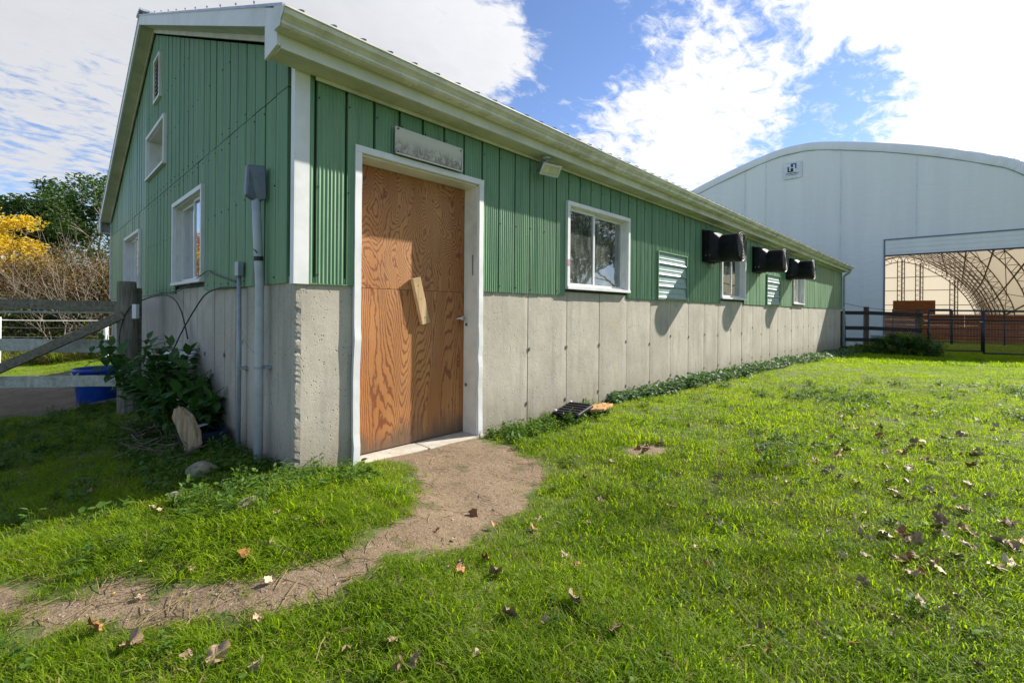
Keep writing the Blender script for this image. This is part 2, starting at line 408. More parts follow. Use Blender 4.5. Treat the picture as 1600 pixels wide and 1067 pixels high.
def f_dead(q, p, out):
    r = q.rand(); P = q.obj()
    a = q.noise(P, 18, 4, .6)
    c = q.mix(r, (.24, .15, .08), (.56, .43, .28)); c = q.mix(q.ramp(a, .45, .7, 0, .6), c, (.12, .075, .04))
    q.put(p.inputs['Base Color'], c); p.inputs['Roughness'].default_value = .6
M_dead = mat('brown_dead_leaf', f_dead)
def f_dead2(q, p, out):
    a = q.noise(q.obj(), 14, 4, .6); c = q.mix(q.ramp(a, .35, .7), (.33, .13, .035), (.19, .08, .03))
    q.put(p.inputs['Base Color'], c); p.inputs['Roughness'].default_value = .6
M_dead2 = mat('orange_dead_leaf', f_dead2)
M_dead3 = simple('yellow_dead_leaf', (.62, .42, .04), .6)

# ------------------------------------------------------------------ ground shape
WX = np.array([-40, -3, -1.2, -.2, .3, .6, 1.9, 3, 7.6, 11.8, 21.7, 30, 60, 200.]); WZ = np.array([-.4, -.30, -.22, -.15, -.19, -.215, -.21, -.20, -.24, -.31, -.58, -.82, -.9, -1.])
YY = np.array([-300, -10, -3, -1, 0, 1, 2, 4, 8, 20, 60, 300.]); YZ = np.array([.1, 0, -.03, 0, .0, -.06, -.16, -.26, -.36, -.55, -.8, -1.])
def gz(X, Y):
    X = np.asarray(X, float); Y = np.asarray(Y, float)
    z = np.interp(X, WX, WZ)+np.interp(Y, YY, YZ)*np.clip((3-X)/4, 0, 1)+np.where(Y < 0, np.interp(Y, YY, YZ)*np.clip((X+1)/4, 0, 1), 0)
    near = np.exp(-((X-4)**2+(Y+1)**2)/400.)
    z = z+near*(.018*np.sin(X*2.1+1.3*np.sin(Y*1.7))*np.cos(Y*2.6+.7)+.008*np.sin(X*7.3+2*Y)*np.sin(Y*6.1-X))
    z = z+.07*np.exp(-((X+.3)**2/.35+(Y+.55)**2/.12))        # low weedy bank by the corner
    return z
def ghit(px, py):
    r = ray(px, py); z = -.25
    for _ in range(25):
        t = (z-CAM[2])/r[2]; x, y = CAM[0]+r[0]*t, CAM[1]+r[1]*t; z = float(gz(x, y))
    return x, y, z
def poly_sd(poly, X, Y):
    """signed distance, positive inside"""
    X = np.asarray(X, float); Y = np.asarray(Y, float); dmin = np.full(X.shape, 1e9); ins = np.zeros(X.shape, bool)
    m = len(poly)
    for i in range(m):
        x0, y0 = poly[i]; x1, y1 = poly[(i+1) % m]; ex, ey = x1-x0, y1-y0
        t = np.clip(((X-x0)*ex+(Y-y0)*ey)/(ex*ex+ey*ey+1e-12), 0, 1)
        dmin = np.minimum(dmin, np.hypot(X-x0-t*ex, Y-y0-t*ey))
        c = ((y0 > Y) != (y1 > Y)) & (X < (x1-x0)*(Y-y0)/((y1-y0) if y1 != y0 else 1e-12)+x0)
        ins ^= c
    return np.where(ins, dmin, -dmin)
path_px = [(585, 716), (640, 700), (730, 685), (800, 702), (858, 730), (850, 752), (822, 792), (780, 822), (720, 848), (640, 872), (560, 908), (480, 938), (380, 958), (300, 974), (200, 988), (80, 992), (0, 978), (-200, 962),
           (-200, 875), (0, 905), (90, 918), (200, 922), (300, 932), (400, 908), (500, 880), (570, 850), (630, 825), (655, 780), (652, 735), (615, 722)]
PATH = [ghit(*p)[:2] for p in path_px]
PATCH = [ghit(*p)[:2] for p in [(965, 703), (1000, 694), (1045, 696), (1062, 703), (1030, 713), (985, 714)]]
PADD = [(-60, 8.8), (-.6, 6.4), (-.25, 7.4), (-.2, 12), (-2, 13.5), (-60, 15)]
def dirt_val(X, Y):
    s = poly_sd(PATH, X, Y); wob = .04*np.sin(X*9+Y*4+np.sin(Y*5))+.03*np.sin(Y*14-X*6)+.025*np.sin(X*27+Y*19)
    v = .5+(s+wob)/.22
    v = np.maximum(v, .35+(poly_sd(PATCH, X, Y)+wob*.6)/.2)
    v = np.maximum(v, .5+(poly_sd(PADD, X, Y)+wob*4)/.8)
    return np.clip(v, 0, 1)

def axis(lo, hi, f0, f1, step):
    a = list(np.arange(f0, f1+1e-6, step)); s = step
    while a[-1] < hi: s *= 1.22; a.append(a[-1]+s)
    s = step
    while a[0] > lo: s *= 1.22; a.insert(0, a[0]-s)
    return np.array(a)
gxa = axis(-700, 900, -4.2, 9, .085); gya = axis(-700, 900, -6.0, 3.5, .085)
GX, GY = np.meshgrid(gxa, gya, indexing='ij'); GZ = gz(GX, GY)
nx, ny = GX.shape
gv = np.stack([GX, GY, GZ], -1).reshape(-1, 3)
ii = np.arange(nx*ny).reshape(nx, ny)
gf = np.stack([ii[:-1, :-1], ii[1:, :-1], ii[1:, 1:], ii[:-1, 1:]], -1).reshape(-1, 4)
me = bpy.data.meshes.new('ground'); me.from_pydata(gv.tolist(), [], gf.tolist())
me.attributes.new('dirt', 'FLOAT', 'POINT').data.foreach_set('value', dirt_val(GX, GY).reshape(-1).astype(np.float32))
me.polygons.foreach_set('use_smooth', [True]*len(me.polygons))
def f_ground(q, p, out):
    P = q.pos(); at = q.new('ShaderNodeAttribute', attribute_name='dirt').outputs['Fac']
    nz = q.noise(P, 9, 6, .7); v = q.math('ADD', at, q.math('MULTIPLY', q.math('SUBTRACT', nz, .5), 1.3))
    m = q.ramp(v, .42, .62)
    a = q.noise(P, 2.2, 6, .65); g = q.noise(P, 120, 3, .6)
    soil = q.mix(q.ramp(a, .3, .7), (.130, .084, .046), (.225, .158, .094))
    soil = q.mix(q.ramp(g, .35, .7, 0, .5), soil, (.35, .27, .185))
    vd = q.voro(P, 60); soil = q.mix(q.math('MULTIPLY', q.ramp(vd, .1, .3, 1, 0), q.ramp(q.noise(P, 8, 3, .6), .5, .65)), soil, (.34, .30, .25))
    dk = q.noise(P, 30, 4, .7); soil = q.mix(q.ramp(dk, .52, .68, 0, .7), soil, (.10, .065, .035))
    soil = q.mix(q.ramp(q.noise(P, 5.5, 5, .7), .52, .66, 0, .75), soil, (.085, .085, .025))
    turf = q.mix(q.ramp(q.noise(P, 14, 5, .7), .3, .7), (.045, .075, .010), (.12, .15, .025))
    turf = q.mix(q.ramp(q.noise(P, 3, 4, .6), .55, .75, 0, .6), turf, (.13, .10, .045))
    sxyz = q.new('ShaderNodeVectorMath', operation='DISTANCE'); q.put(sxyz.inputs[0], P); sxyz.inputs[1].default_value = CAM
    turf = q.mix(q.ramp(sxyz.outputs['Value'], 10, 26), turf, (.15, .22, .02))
    q.put(p.inputs['Base Color'], q.mix(m, turf, soil)); p.inputs['Roughness'].default_value = .95
    h = q.math('ADD', q.math('MULTIPLY', q.noise(P, 25, 6, .7), 1.0), q.math('MULTIPLY', g, .35))
    q.put(p.inputs['Normal'], q.bump(h, .8, .02))
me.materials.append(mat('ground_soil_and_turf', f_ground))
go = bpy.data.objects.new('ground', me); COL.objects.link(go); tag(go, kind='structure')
go['label'] = 'grassy yard with a worn dirt path to the barn door'
#PART2
# ================================================================== BARN
L, Wd = 22.2, 10.87
barn = thing('barn', (L/2, Wd/2, -.3), 'long low green metal-sided barn on a concrete knee wall with plywood door', 'barn')
def TL(u, n_, z): return (u, -n_, z)         # long wall: u along X, n outward
def TG(u, n_, z): return (-n_, u, z)         # gable wall: u along Y, n outward
ZC, ZE = 1.30, 2.82
def gtop(u): return 3.02+.4236*(u if u <= 5.43 else 10.87-u)-.06
holesL = [(.475, 1.815, -1, 2.35), (3.25, 4.70, 1.34, 2.39), (8.45, 9.88, 1.36, 2.40), (14.2, 15.56, 1.36, 2.40), (5.65, 6.745, 1.272, 2.045), (11.6, 12.78, 1.272, 2.045)]
holesG = [(2.48, 3.93, 1.35, 2.39), (6.66, 8.37, 1.30, 2.39), (4.58, 5.95, 3.10, 3.78), (4.95, 5.37, 4.18, 4.80)]
def segs(u0, u1, zb, zt, holes):
    """split strip into (a,b,z0,z1) rectangles clear of the holes"""
    br = sorted({u0, u1}|{h for H in holes for h in H[:2] if u0+1e-4 < h < u1-1e-4}); out = []
    for a, b in zip(br[:-1], br[1:]):
        m = (a+b)/2; iv = [(zb, zt)]
        for H in holes:
            if H[0] < m < H[1]:
                nv = []
                for s, e in iv:
                    if H[3] <= s or H[2] >= e: nv.append((s, e)); continue
                    if H[2] > s+.02: nv.append((s, H[2]))
                    if H[3] < e-.02: nv.append((H[3], e))
                iv = nv
        out += [(a, b, s, e) for s, e in iv]
    return out
RP = .2422
def prof_h(t, far):
    """outward height of the panel skin at distance t from its left joint"""
    if t < .0114 or t > RP-.0114: return -.006
    if t < .017 or t > RP-.017: return .0215
    if far: return .024
    return .0215+.0035*math.sin((t-.017)/(RP-.034)*2*PI*7-PI/2)
def panel(T, uj, u0, u1, zb, zt, holes, parent, topfn=None, far=False):
    if far: ts = [.011, .0115, .017, .08, .16, RP-.017, RP-.0115, RP-.011]
    else: ts = [.011, .0115, .017]+list(np.linspace(.023, RP-.023, 29))+[RP-.017, RP-.0115, RP-.011]
    u0 = max(u0, uj+.011); u1 = min(u1, uj+RP-.011)
    if u1-u0 < .01: return
    mb = MB(); lean = random.uniform(-.0015, .0015); off = random.uniform(-.001, .0015)
    for a, b, z0, z1 in segs(u0, u1, zb, zt, holes):
        us = sorted({a, b}|{uj+t for t in ts if a < uj+t < b})
        rows = []
        istop = z1 >= zt-1e-6
        for u in us:
            h = prof_h(u-uj, far)+off+lean*(u-uj)*10
            zz = min(z1, topfn(u)) if (topfn and istop) else z1
            if topfn and zz < z0+.01: zz = z0+.01
            rows.append((T(u, -.004+h, z0), T(u, -.004+h, zz), T(u, -.012, z0)))
        base = len(mb.v); mb.v += [p for r in rows for p in r]
        for i in range(len(rows)-1):
            k = base+3*i; mb.f.append((k, k+3, k+4, k+1)); mb.f.append((k, k+2, k+5, k+3))
    if mb.f: mb.build('siding_panel', M_siding, parent, recalc=False)
# long wall panels (joints measured from the picture)
u = .134-RP
while u < L-.02:
    a, b = max(u, .080), min(u+RP, L)
    zb = 1.255
    panel(TL, u, a, b, zb, ZE+.06, holesL+[(3.22, 4.72, 1, 1.5), (8.43, 9.9, 1, 1.5), (14.19, 15.57, 1, 1.5)], barn, far=u > 9.5)
    u += RP
SEAM = 2.725
v0 = .10-RP
u = .11
k = 0
while u < Wd-.02:
    a, b = u, min(u+.2425, Wd-.01)
    panel(TG, u, a, b, 1.255 if b < 2.5 or a > 3.9 else 1.255, SEAM-.006, holesG+[(2.46, 3.94, 1, 1.5), (6.64, 8.39, 1, 1.42)], barn, topfn=gtop, far=u > 6)
    if gtop((a+b)/2) > SEAM+.03:
        panel(TG, u, a, b, SEAM+.004, 9, holesG, barn, topfn=gtop, far=u > 6)
    u += .2425
# fastener rows
m = MB(); rs_ = random.Random(8)
def scr(T, u, z):
    m.tube([T(u, .010, z), T(u, .0235, z)], .0065, 5)
u = .134
while u < 14:
    for z in (1.31, 1.98, 2.66):
        if not any(h[0]-.04 < u < h[1]+.04 and h[2]-.1 < z < h[3]+.06 for h in holesL) and rs_.random() < .85: scr(TL, u+.025, z+rs_.uniform(-.012, .012))
    u += RP
u = .11+.2425
while u < 8:
    for z in (1.31, 2.02, 2.66, 2.80, 3.45, 4.1):
        if z < gtop(u)-.1 and not any(h[0]-.04 < u < h[1]+.04 and h[2]-.1 < z < h[3]+.06 for h in holesG) and rs_.random() < .85: scr(TG, u+.025, z+rs_.uniform(-.012, .012))
    u += .2425
m.build('siding_screw', M_gap, barn)['kind'] = 'stuff'
# core walls behind the skin (cut round the openings)
mb = MB()
for a, b, z0, z1 in segs(.02, L-.02, ZC+.004, ZE+.1, holesL): mb.box((a, -.16, z0), (b, -.014, z1), TL)
mb.build('stud_wall', M_gap, barn)
mb = MB()
for a, b, z0, z1 in segs(.2, Wd-.02, ZC+.004, 2.95, holesG): mb.box((a, -.16, z0), (b, -.014, z1), TG)
ys = sorted({.2, 5.43, Wd-.02}|{h for H in holesG for h in H[:2] if H[3] > 2.95})
for a, b in zip(ys[:-1], ys[1:]):
    m = (a+b)/2; H = [h for h in holesG if h[0] < m < h[1] and h[3] > 2.95]
    lo = 2.954
    for h in sorted(H, key=lambda q_: q_[2]):
        mb.box((a, -.16, lo), (b, -.014, h[2]), TG); lo = h[3]
    P = [TG(a, -.16, lo), TG(b, -.16, lo), TG(b, -.014, lo), TG(a, -.014, lo), TG(a, -.16, gtop(a)), TG(b, -.16, gtop(b)), TG(b, -.014, gtop(b)), TG(a, -.014, gtop(a))]
    mb.add(P, [(0, 3, 2, 1), (4, 5, 6, 7), (0, 1, 5, 4), (1, 2, 6, 5), (2, 3, 7, 6), (3, 0, 4, 7)])
mb.build('gable_stud_wall', M_gap, barn)
# back + far walls close the volume
mb = MB(); mb.box((.02, Wd-.16, -1.2), (L-.02, Wd, 2.95)); mb.box((L-.18, .2, -1.2), (L-.01, Wd-.2, 2.95)); mb.box((.2, .2, 2.96), (L-.2, Wd-.2, 3.0))
mb.build('rear_wall', M_siding, barn)

# concrete knee wall, one cast panel per form board
def conc_panel(T, u0, u1, zb, zt, res=.04, chip0=None, chip1=None, n0=0.0):
    nu = max(2, int((u1-u0)/res)); nz_ = max(3, int((zt-zb)/res)); mb = MB(); g = .0035
    tint = random.uniform(-.003, .003)
    for j in range(nz_+1):
        z = zb+(zt-zb)*j/nz_
        for i in range(nu+1):
            t = i/nu; uu = u0+g+(u1-u0-2*g)*t; n_ = n0+tint
            if i == nu or (i == 0 and u0 > .08): n_ -= .004
            mb.v.append(T(uu, n_, z))
    for j in range(nz_):
        for i in range(nu):
            k = j*(nu+1)+i; mb.f.append((k, k+1, k+nu+2, k+nu+1))
    b0 = len(mb.v)
    q = [(u0+g, n0), (u1-g, n0), (u1-g, n0-.07), (u0+g, n0-.07)]
    mb.v += [T(a, b-.004, z) for z in (zb, zt) for a, b in q]
    mb.f += [(b0+1, b0+2, b0+6, b0+5), (b0+2, b0+3, b0+7, b0+6), (b0+3, b0, b0+4, b0+7), (b0+4, b0+5, b0+6, b0+7)]
    return mb.build('concrete_panel', M_conc, barn, recalc=False)
us = [.07, .470]
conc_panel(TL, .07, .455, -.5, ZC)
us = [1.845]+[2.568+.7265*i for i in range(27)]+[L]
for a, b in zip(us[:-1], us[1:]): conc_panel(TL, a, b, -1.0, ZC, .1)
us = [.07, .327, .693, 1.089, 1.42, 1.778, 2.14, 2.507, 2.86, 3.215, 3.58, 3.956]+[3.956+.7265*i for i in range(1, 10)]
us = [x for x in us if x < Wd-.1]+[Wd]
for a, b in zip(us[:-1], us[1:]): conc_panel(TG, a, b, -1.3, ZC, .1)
# rough corner arris
mb = MB(); K = 90; r2 = random.Random(3)
for j in range(K+1):
    z = -.5+(ZC+.5)*j/K; c = abs(r2.gauss(0, .012))+(.02 if r2.random() < .10 else 0)+.004; c2 = abs(r2.gauss(0, .012))+.004
    c = min(c, .05); c2 = min(c2, .05)
    mb.v += [(.0736, 0.0, z), (.045, 0.0, z), (c, .002+.2*c2, z), (.3*c, c2, z), (.001, .04, z), (0.0, .073, z)]
for j in range(K):
    for i in range(5):
        k = j*6+i; mb.f.append((k, k+6, k+7, k+1))
for fz in (0, K): mb.f.append(tuple(fz*6+i for i in range(6)))
mb.build('corner_arris', M_conc, barn, recalc=True)
mb = MB(); mb.box((.06, -.09, -1), (.47, -.05, ZC-.01), TL); mb.box((1.83, -.09, -1), (L, -.05, ZC-.01), TL); mb.box((.06, -.09, -1.2), (Wd, -.05, ZC-.01), TG)
mb.build('concrete_core', M_seam, barn)
mb = MB(); mb.box((.07, -.16, ZC+.0005), (.47, -.002, ZC+.0035), TL); mb.build('sill_plate', M_seam, barn)
# form-tie holes beside the seams
tie = MB()
for i, a in enumerate([2.568+.7265*j for j in range(26)]):
    for z in (.62+.05*math.sin(i*3), -.02):
        if z > -.1-.02*i: tie.obox((a+random.uniform(-.02, .02), -.003, z+random.uniform(-.04, .04)), (1, 0, 0), (0, 1, 0), (0, 0, 1), .012, .003, .02)
for i, a in enumerate([.693, 1.089, 1.778, 2.507, 3.215, 3.956, 4.68]):
    tie.obox((-.003, a+random.uniform(-.02, .02), .55+random.uniform(-.05, .05)), (1, 0, 0), (0, 1, 0), (0, 0, 1), .003, .014, .02)
o = tie.build('form_tie_rust', M_seam, barn); o['kind'] = 'stuff'

# corner board, far corner trim
mb = MB(); mb.box((-.012, -.0225, 1.245), (.088, .002, ZE-.02)); mb.box((-.0215, -.0223, 1.245), (.003, .046, ZE+.14)); mb.build('corner_trim', M_trim, barn)
mb = MB(); mb.box((L-.02, -.04, 1.25), (L+.04, .08, ZE+.04)); mb.build('corner_trim', M_siding, barn)
mb = MB(); mb.box((-.04, Wd-.04, 1.25), (.04, Wd+.03, 3.05)); mb.build('corner_trim', M_trim, barn)
mb = MB(); mb.box((.09, -.010, 1.247), (.44, .017, 1.2548), TL); mb.build('drip_edge', M_siding, barn)

# ---- roof, eaves, gutter
OV = .21
def roofz(y): return 3.02+.165+.4236*(y if y <= 5.435 else 10.87-y)
mb = MB()
for (ya, yb) in ((-.34, 5.435), (5.435, 11.21)):
    za, zb_ = roofz(ya), roofz(yb)
    mb.add([(-OV-.02, ya, za-.02), (L+.22, ya, za-.02), (L+.22, yb, zb_-.02), (-OV-.02, yb, zb_-.02), (-OV-.02, ya, za), (L+.22, ya, za), (L+.22, yb, zb_), (-OV-.02, yb, zb_)],
           [(0, 3, 2, 1), (4, 5, 6, 7), (0, 1, 5, 4), (1, 2, 6, 5), (2, 3, 7, 6), (3, 0, 4, 7)])
roof = mb.build('roof', M_roof, barn)
mb = MB(); x = -.1; 
while x < L+.2:
    for (ya, yb) in ((-.35, 5.40), (11.22, 5.47)):
        mb.beam((x, ya, roofz(ya)+.004), (x, yb, roofz(yb)+.004), .02, .014)
    x += .225
o = mb.build('roof_rib', M_box, roof); o['kind'] = 'stuff'
mb = MB(); mb.beam((-OV-.03, 5.435, roofz(5.435)+.02), (L+.23, 5.435, roofz(5.435)+.02), .3, .03); mb.build('ridge_cap', M_roof, roof)
mb = MB()
for i in range(13):
    y = .15+i*.43
    mb.tube([(-OV-.035, y, roofz(y)+.0), (-OV-.035, y, roofz(y)+.014)], .006, 5)
mb.build('roof_screw', M_box, roof)['kind'] = 'stuff'
# rake boards (fascia) in two lengths per side, soffit, frieze
for side in (0, 1):
    f_ = (lambda y: y) if side == 0 else (lambda y: Wd-y)
    for (a, b) in ((.0, 3.6), (3.606, 5.435)):
        P = []
        for x_ in (-OV-.012, -OV+.012):
            for (y, dz) in ((a, 3.03), (b, 3.03), (b, 3.165), (a, 3.165)): P.append((x_, f_(y), dz+.4236*y))
        mb = MB().add(P, [(0, 1, 2, 3), (4, 7, 6, 5), (0, 4, 5, 1), (1, 5, 6, 2), (2, 6, 7, 3), (3, 7, 4, 0)])
        mb.build('rake_fascia', M_trim, barn)
    for (a, b) in ((.004, 3.9), (3.905, 5.43)):
        P = []
        for (x_, y) in ((-OV+.012, a), (-OV+.012, b), (-.02, b), (-.02, a)): P.append((x_, f_(y), 3.035+.4236*y))
        P += [(p[0], p[1], p[2]+.012) for p in P]
        MB().add(P, [(0, 1, 2, 3), (4, 7, 6, 5), (0, 4, 5, 1), (1, 5, 6, 2), (2, 6, 7, 3), (3, 7, 4, 0)]).build('rake_soffit', M_soffit, barn)
    P = []
    for x_ in (-.055, -.036):
        for (y, dz) in ((.11, 2.98), (5.43, 2.98), (5.43, 3.032), (.11, 3.032)): P.append((x_, f_(y), dz+.4236*y))
    MB().add(P, [(0, 1, 2, 3), (4, 7, 6, 5), (0, 4, 5, 1), (1, 5, 6, 2), (2, 6, 7, 3), (3, 7, 4, 0)]).build('frieze_trim', M_soffit, barn)
# eave box end pieces (near end and far-left end)
def eave_end(ys_, zs_, name='eave_return'):
    P = [(x_, y, z) for x_ in (-OV-.012, -OV+.012) for (y, z) in zip(ys_, zs_)]; m = len(ys_)
    MB().add(P, [tuple(range(m)), tuple(range(2*m-1, m-1, -1))]+[(i, i+m, (i+1) % m+m, (i+1) % m) for i in range(m)]).build(name, M_trim, barn)
eave_end([-.004, -.235, -.235, -.004], [2.795, 2.815, 3.055, 3.16])
eave_end([10.875, 11.105, 11.105, 10.875], [2.80, 2.80, 3.05, 3.16])
# front soffit in lengths, with gaps
xs = [-OV+.012, 1.02, 4.7, 8.4, 12.1, 15.8, 19.5, L+.2]
for a, b in zip(xs[:-1], xs[1:]):
    MB().box((a+.002, -.223, 2.797), (b-.002, -.03, 2.809)).build('soffit_panel', M_soffit, barn)
    MB().box((a+.001, -.235, 2.80), (b-.001, -.2235, 3.05)).build('fascia_board', M_fascia, barn)
mb = MB(); mb.box((-OV+.012, 10.9, 2.8), (L+.2, 11.1, 2.81)); mb.box((-OV+.012, 11.1, 2.8), (L+.2, 11.11, 3.05)); mb.build('rear_eave', M_trim, barn)
MB().box((.12, .040, 2.765), (L-.02, .052, 2.795), TL).build('frieze_trim', M_soffit, barn)
gp = [(-.236, 3.055), (-.236, 2.895), (-.345, 2.884), (-.362, 2.896), (-.359, 2.914), (-.378, 2.932), (-.405, 2.944), (-.414, 2.966), (-.412, 2.975), (-.426, 2.977), (-.426, 2.987), (-.406, 2.987), (-.402, 2.958), (-.375, 2.940), (-.352, 2.92), (-.342, 2.894), (-.242, 2.903), (-.242, 3.055)]
gut = MB().extr(gp, lambda p, t: (t, p[0], p[1]), -OV-.03, L+.28, 1).build('gutter', M_gutter, barn)
MB().add([(-OV-.034, y, z) for y, z in gp[:12]]+[(-OV-.028, y, z) for y, z in gp[:12]], [tuple(range(12)), tuple(range(23, 11, -1))]).build('gutter_end_cap', M_fascia, gut)
gp2 = [(11.11, 3.03), (11.11, 2.90), (11.22, 2.90), (11.24, 3.0), (11.24, 3.03)]
MB().extr(gp2, lambda p, t: (t, p[0], p[1]), -OV-.03, L+.28, 1).build('gutter', M_trim, barn)
mb = MB(); mb.tube([(L+.12, -.30, 2.90), (L+.12, -.30, 2.82), (L+.12, -.27, 2.76), (L+.12, -.12, 2.66), (L+.12, -.09, 2.60), (L+.12, -.09, -.3)], .045, 8); mb.build('downspout', M_pvc, barn, smooth=True)
MB().box((L+.05, -.13, 1.31), (L+.18, -.04, 1.345)).build('downspout_strap', M_trim, barn)

# ---- windows
def window(T, u0, u1, z0, z1, parent, mull=.5, curtain=M_curtain, small=False, depth=.075):
    tw = .05
    m = MB()
    for (a, b, c, d_) in ((u0-.03, u0+tw-.03, z0, z1), (u1-tw+.03, u1+.03, z0, z1)): m.box((a, .0, c), (b, .058, d_), T)
    m.box((u0-.03, .0, z1+.0002), (u1+.03, .060, z1+tw), T); m.box((u0-.03, .0, z0-tw+.015), (u1+.03, .070, z0-.0002), T)
    wn = m.build('window', M_trim, parent)
    m = MB()
    m.box((u0+.021, -depth, z0), (u0+.030, .02, z1), T); m.box((u1-.030, -depth, z0), (u1-.021, .02, z1), T)
    m.box((u0+.031, -depth, z1-.010), (u1-.031, .02, z1), T); m.box((u0+.031, -depth, z0), (u1-.031, .02, z0+.012), T); m.build('reveal', M_fascia, wn)
    um = u0+(u1-u0)*mull; s = .032; nd = -depth+.05
    for k, (a, b, nn) in enumerate(((u0+.031, um+.018, nd), (um-.018, u1-.031, nd-.035))):
        m = MB(); c, e = z0+.013, z1-.011
        m.box((a, nn-.016, c), (a+s, nn+.016, e), T); m.box((b-s, nn-.016, c), (b, nn+.016, e), T)
        m.box((a+s, nn-.0155, c), (b-s, nn+.0155, c+s), T); m.box((a+s, nn-.0155, e-s), (b-s, nn+.0155, e), T)
        m.build('sash', M_trim, wn)
        MB().box((a+s-.004, nn-.003, c+s-.004), (b-s+.004, nn+.003, e-s+.004), T).build('pane', M_glass, wn)
    if curtain:
        m = MB(); N = 60
        for a, b in ((u0+.03, um-.02), (um+.0, u1-.12)) if not small else ((u0+.03, u1-.03),):
            bs = len(m.v)
            for i in range(N+1):
                uu = a+(b-a)*i/N; nn = -depth-.10+.018*math.sin(uu*60+math.sin(uu*9)*2)
                m.v += [T(uu, nn, z0+.02), T(uu, nn*1.0, z1-.02)]
            for i in range(N): m.f.append((bs+2*i, bs+2*i+2, bs+2*i+3, bs+2*i+1))
        m.build('curtain', curtain, wn, smooth=True)
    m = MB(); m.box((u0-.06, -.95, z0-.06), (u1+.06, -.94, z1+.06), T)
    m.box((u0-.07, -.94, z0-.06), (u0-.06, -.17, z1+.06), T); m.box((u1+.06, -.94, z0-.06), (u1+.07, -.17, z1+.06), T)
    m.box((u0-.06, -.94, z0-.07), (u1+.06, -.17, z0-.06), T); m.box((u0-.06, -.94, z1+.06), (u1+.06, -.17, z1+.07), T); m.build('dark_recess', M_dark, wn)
    return wn
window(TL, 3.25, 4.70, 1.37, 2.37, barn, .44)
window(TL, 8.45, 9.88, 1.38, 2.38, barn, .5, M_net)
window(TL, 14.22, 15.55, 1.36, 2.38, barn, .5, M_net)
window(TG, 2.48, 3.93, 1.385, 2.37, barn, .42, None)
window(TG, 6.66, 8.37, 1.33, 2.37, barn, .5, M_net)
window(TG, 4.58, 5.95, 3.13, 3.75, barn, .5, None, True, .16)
# red tape on the first window's left trim
MB().box((3.219, .0585, 1.62), (3.266, .0605, 1.70), TL).build('faded_red_tape', simple('faded_red_tape', (.55, .25, .25), .6), barn)
# gable louvre
m = MB(); a, b, c, e = 4.95, 5.37, 4.20, 4.78
m.box((a-.03, 0, c), (a+.02, .055, e), TG); m.box((b-.02, 0, c), (b+.03, .055, e), TG); m.box((a-.03, 0, e), (b+.03, .056, e+.04), TG); m.box((a-.03, 0, c-.04), (b+.03, .056, c), TG)
gv_ = m.build('gable_vent', M_fascia, barn)
for i in range(9):
    z = c+.03+i*.062
    MB().add([TG(a+.021, .04, z), TG(b-.021, .04, z), TG(b-.021, .02, z+.035), TG(a+.021, .02, z+.035), TG(a+.021, .045, z+.006), TG(b-.021, .045, z+.006), TG(b-.021, .025, z+.041), TG(a+.021, .025, z+.041)],
             [(0, 3, 2, 1), (4, 5, 6, 7), (0, 1, 5, 4), (1, 2, 6, 5), (2, 3, 7, 6), (3, 0, 4, 7)]).build('vent_slat', simple('brown_vent_slat%d' % i, (.20, .14, .12), .6) if i == 0 else MATS['brown_vent_slat0'], gv_)
# metal slat shutters (air inlets)
for (a, b) in ((5.66, 6.735), (11.61, 12.77)):
    m = MB(); c, e = 1.285, 2.03
    m.box((a-.02, 0, c), (a, .05, e), TL); m.box((b, 0, c), (b+.02, .05, e), TL); m.box((a-.02, 0, e), (b+.02, .05, e+.02), TL); m.box((a-.02, 0, c-.02), (b+.02, .05, c), TL)
    lv = m.build('louvre', M_siding, barn)
    for i in range(4):
        z = c+.003+i*.186
        pr = [(.014, .184), (.022, .184), (.026, .15), (.026, .10), (.034, .092), (.034, .084), (.028, .075), (.030, .035), (.046, .012), (.046, .001), (.038, .001), (.036, .010), (.018, .04)]
        MB().extr(pr, lambda p, t: TL(t, p[0], z+p[1]), a+.002, b-.002, 1).build('louvre_slat', M_louv, lv)

# ---- door
m = MB()
def jag(u, n0, n1, z0, z1, w_):   # slightly battered metal jamb trim
    q = MB(); N = 24; r = random.Random(int(u*100)); pts = []
    for j in range(N+1):
        z = z0+(z1-z0)*j/N; d_ = r.uniform(-.004, .004)*(1 if z < .9 else .2)
        pts.append([TL(u+d_, n0, z), TL(u+w_+d_, n0, z), TL(u+w_+d_, n1+d_, z), TL(u+d_, n1+d_, z)])
    for p in pts: q.v += p
    for j in range(N):
        for i in range(4): q.f.append((4*j+i, 4*j+(i+1) % 4, 4*j+4+(i+1) % 4, 4*j+4+i))
    q.f += [(0, 3, 2, 1), (4*N, 4*N+1, 4*N+2, 4*N+3)]
    return q
fr = jag(.447, -.0, .035, -.26, 2.325, .057).build('door_frame', M_trim, barn)
jag(1.782, -.0, .035, -.26, 2.325, .057).build('door_casing', M_trim, barn)
MB().box((.447, 0, 2.3255), (1.839, .037, 2.378), TL).build('head_casing', M_trim, barn)
m = MB(); m.box((.485, -.19, -.26), (.503, -.001, 2.31), TL); m.box((1.775, -.19, -.26), (1.790, -.001, 2.31), TL); m.box((.503, -.19, 2.308), (1.775, -.001, 2.324), TL)
m.build('door_reveal', M_fascia, barn)
door = MB().box((.506, -.235, -.19), (1.773, -.205, 2.305), TL).build('door', M_dark, barn)
MB().box((.506, -.204, 1.2475), (1.772, -.190, 2.305), TL).build('plywood_sheet', M_ply2, door)
o = MB().box((.506, -.204, -.185), (1.772, -.188, 1.2435), TL).build('plywood_sheet', M_ply1, door)
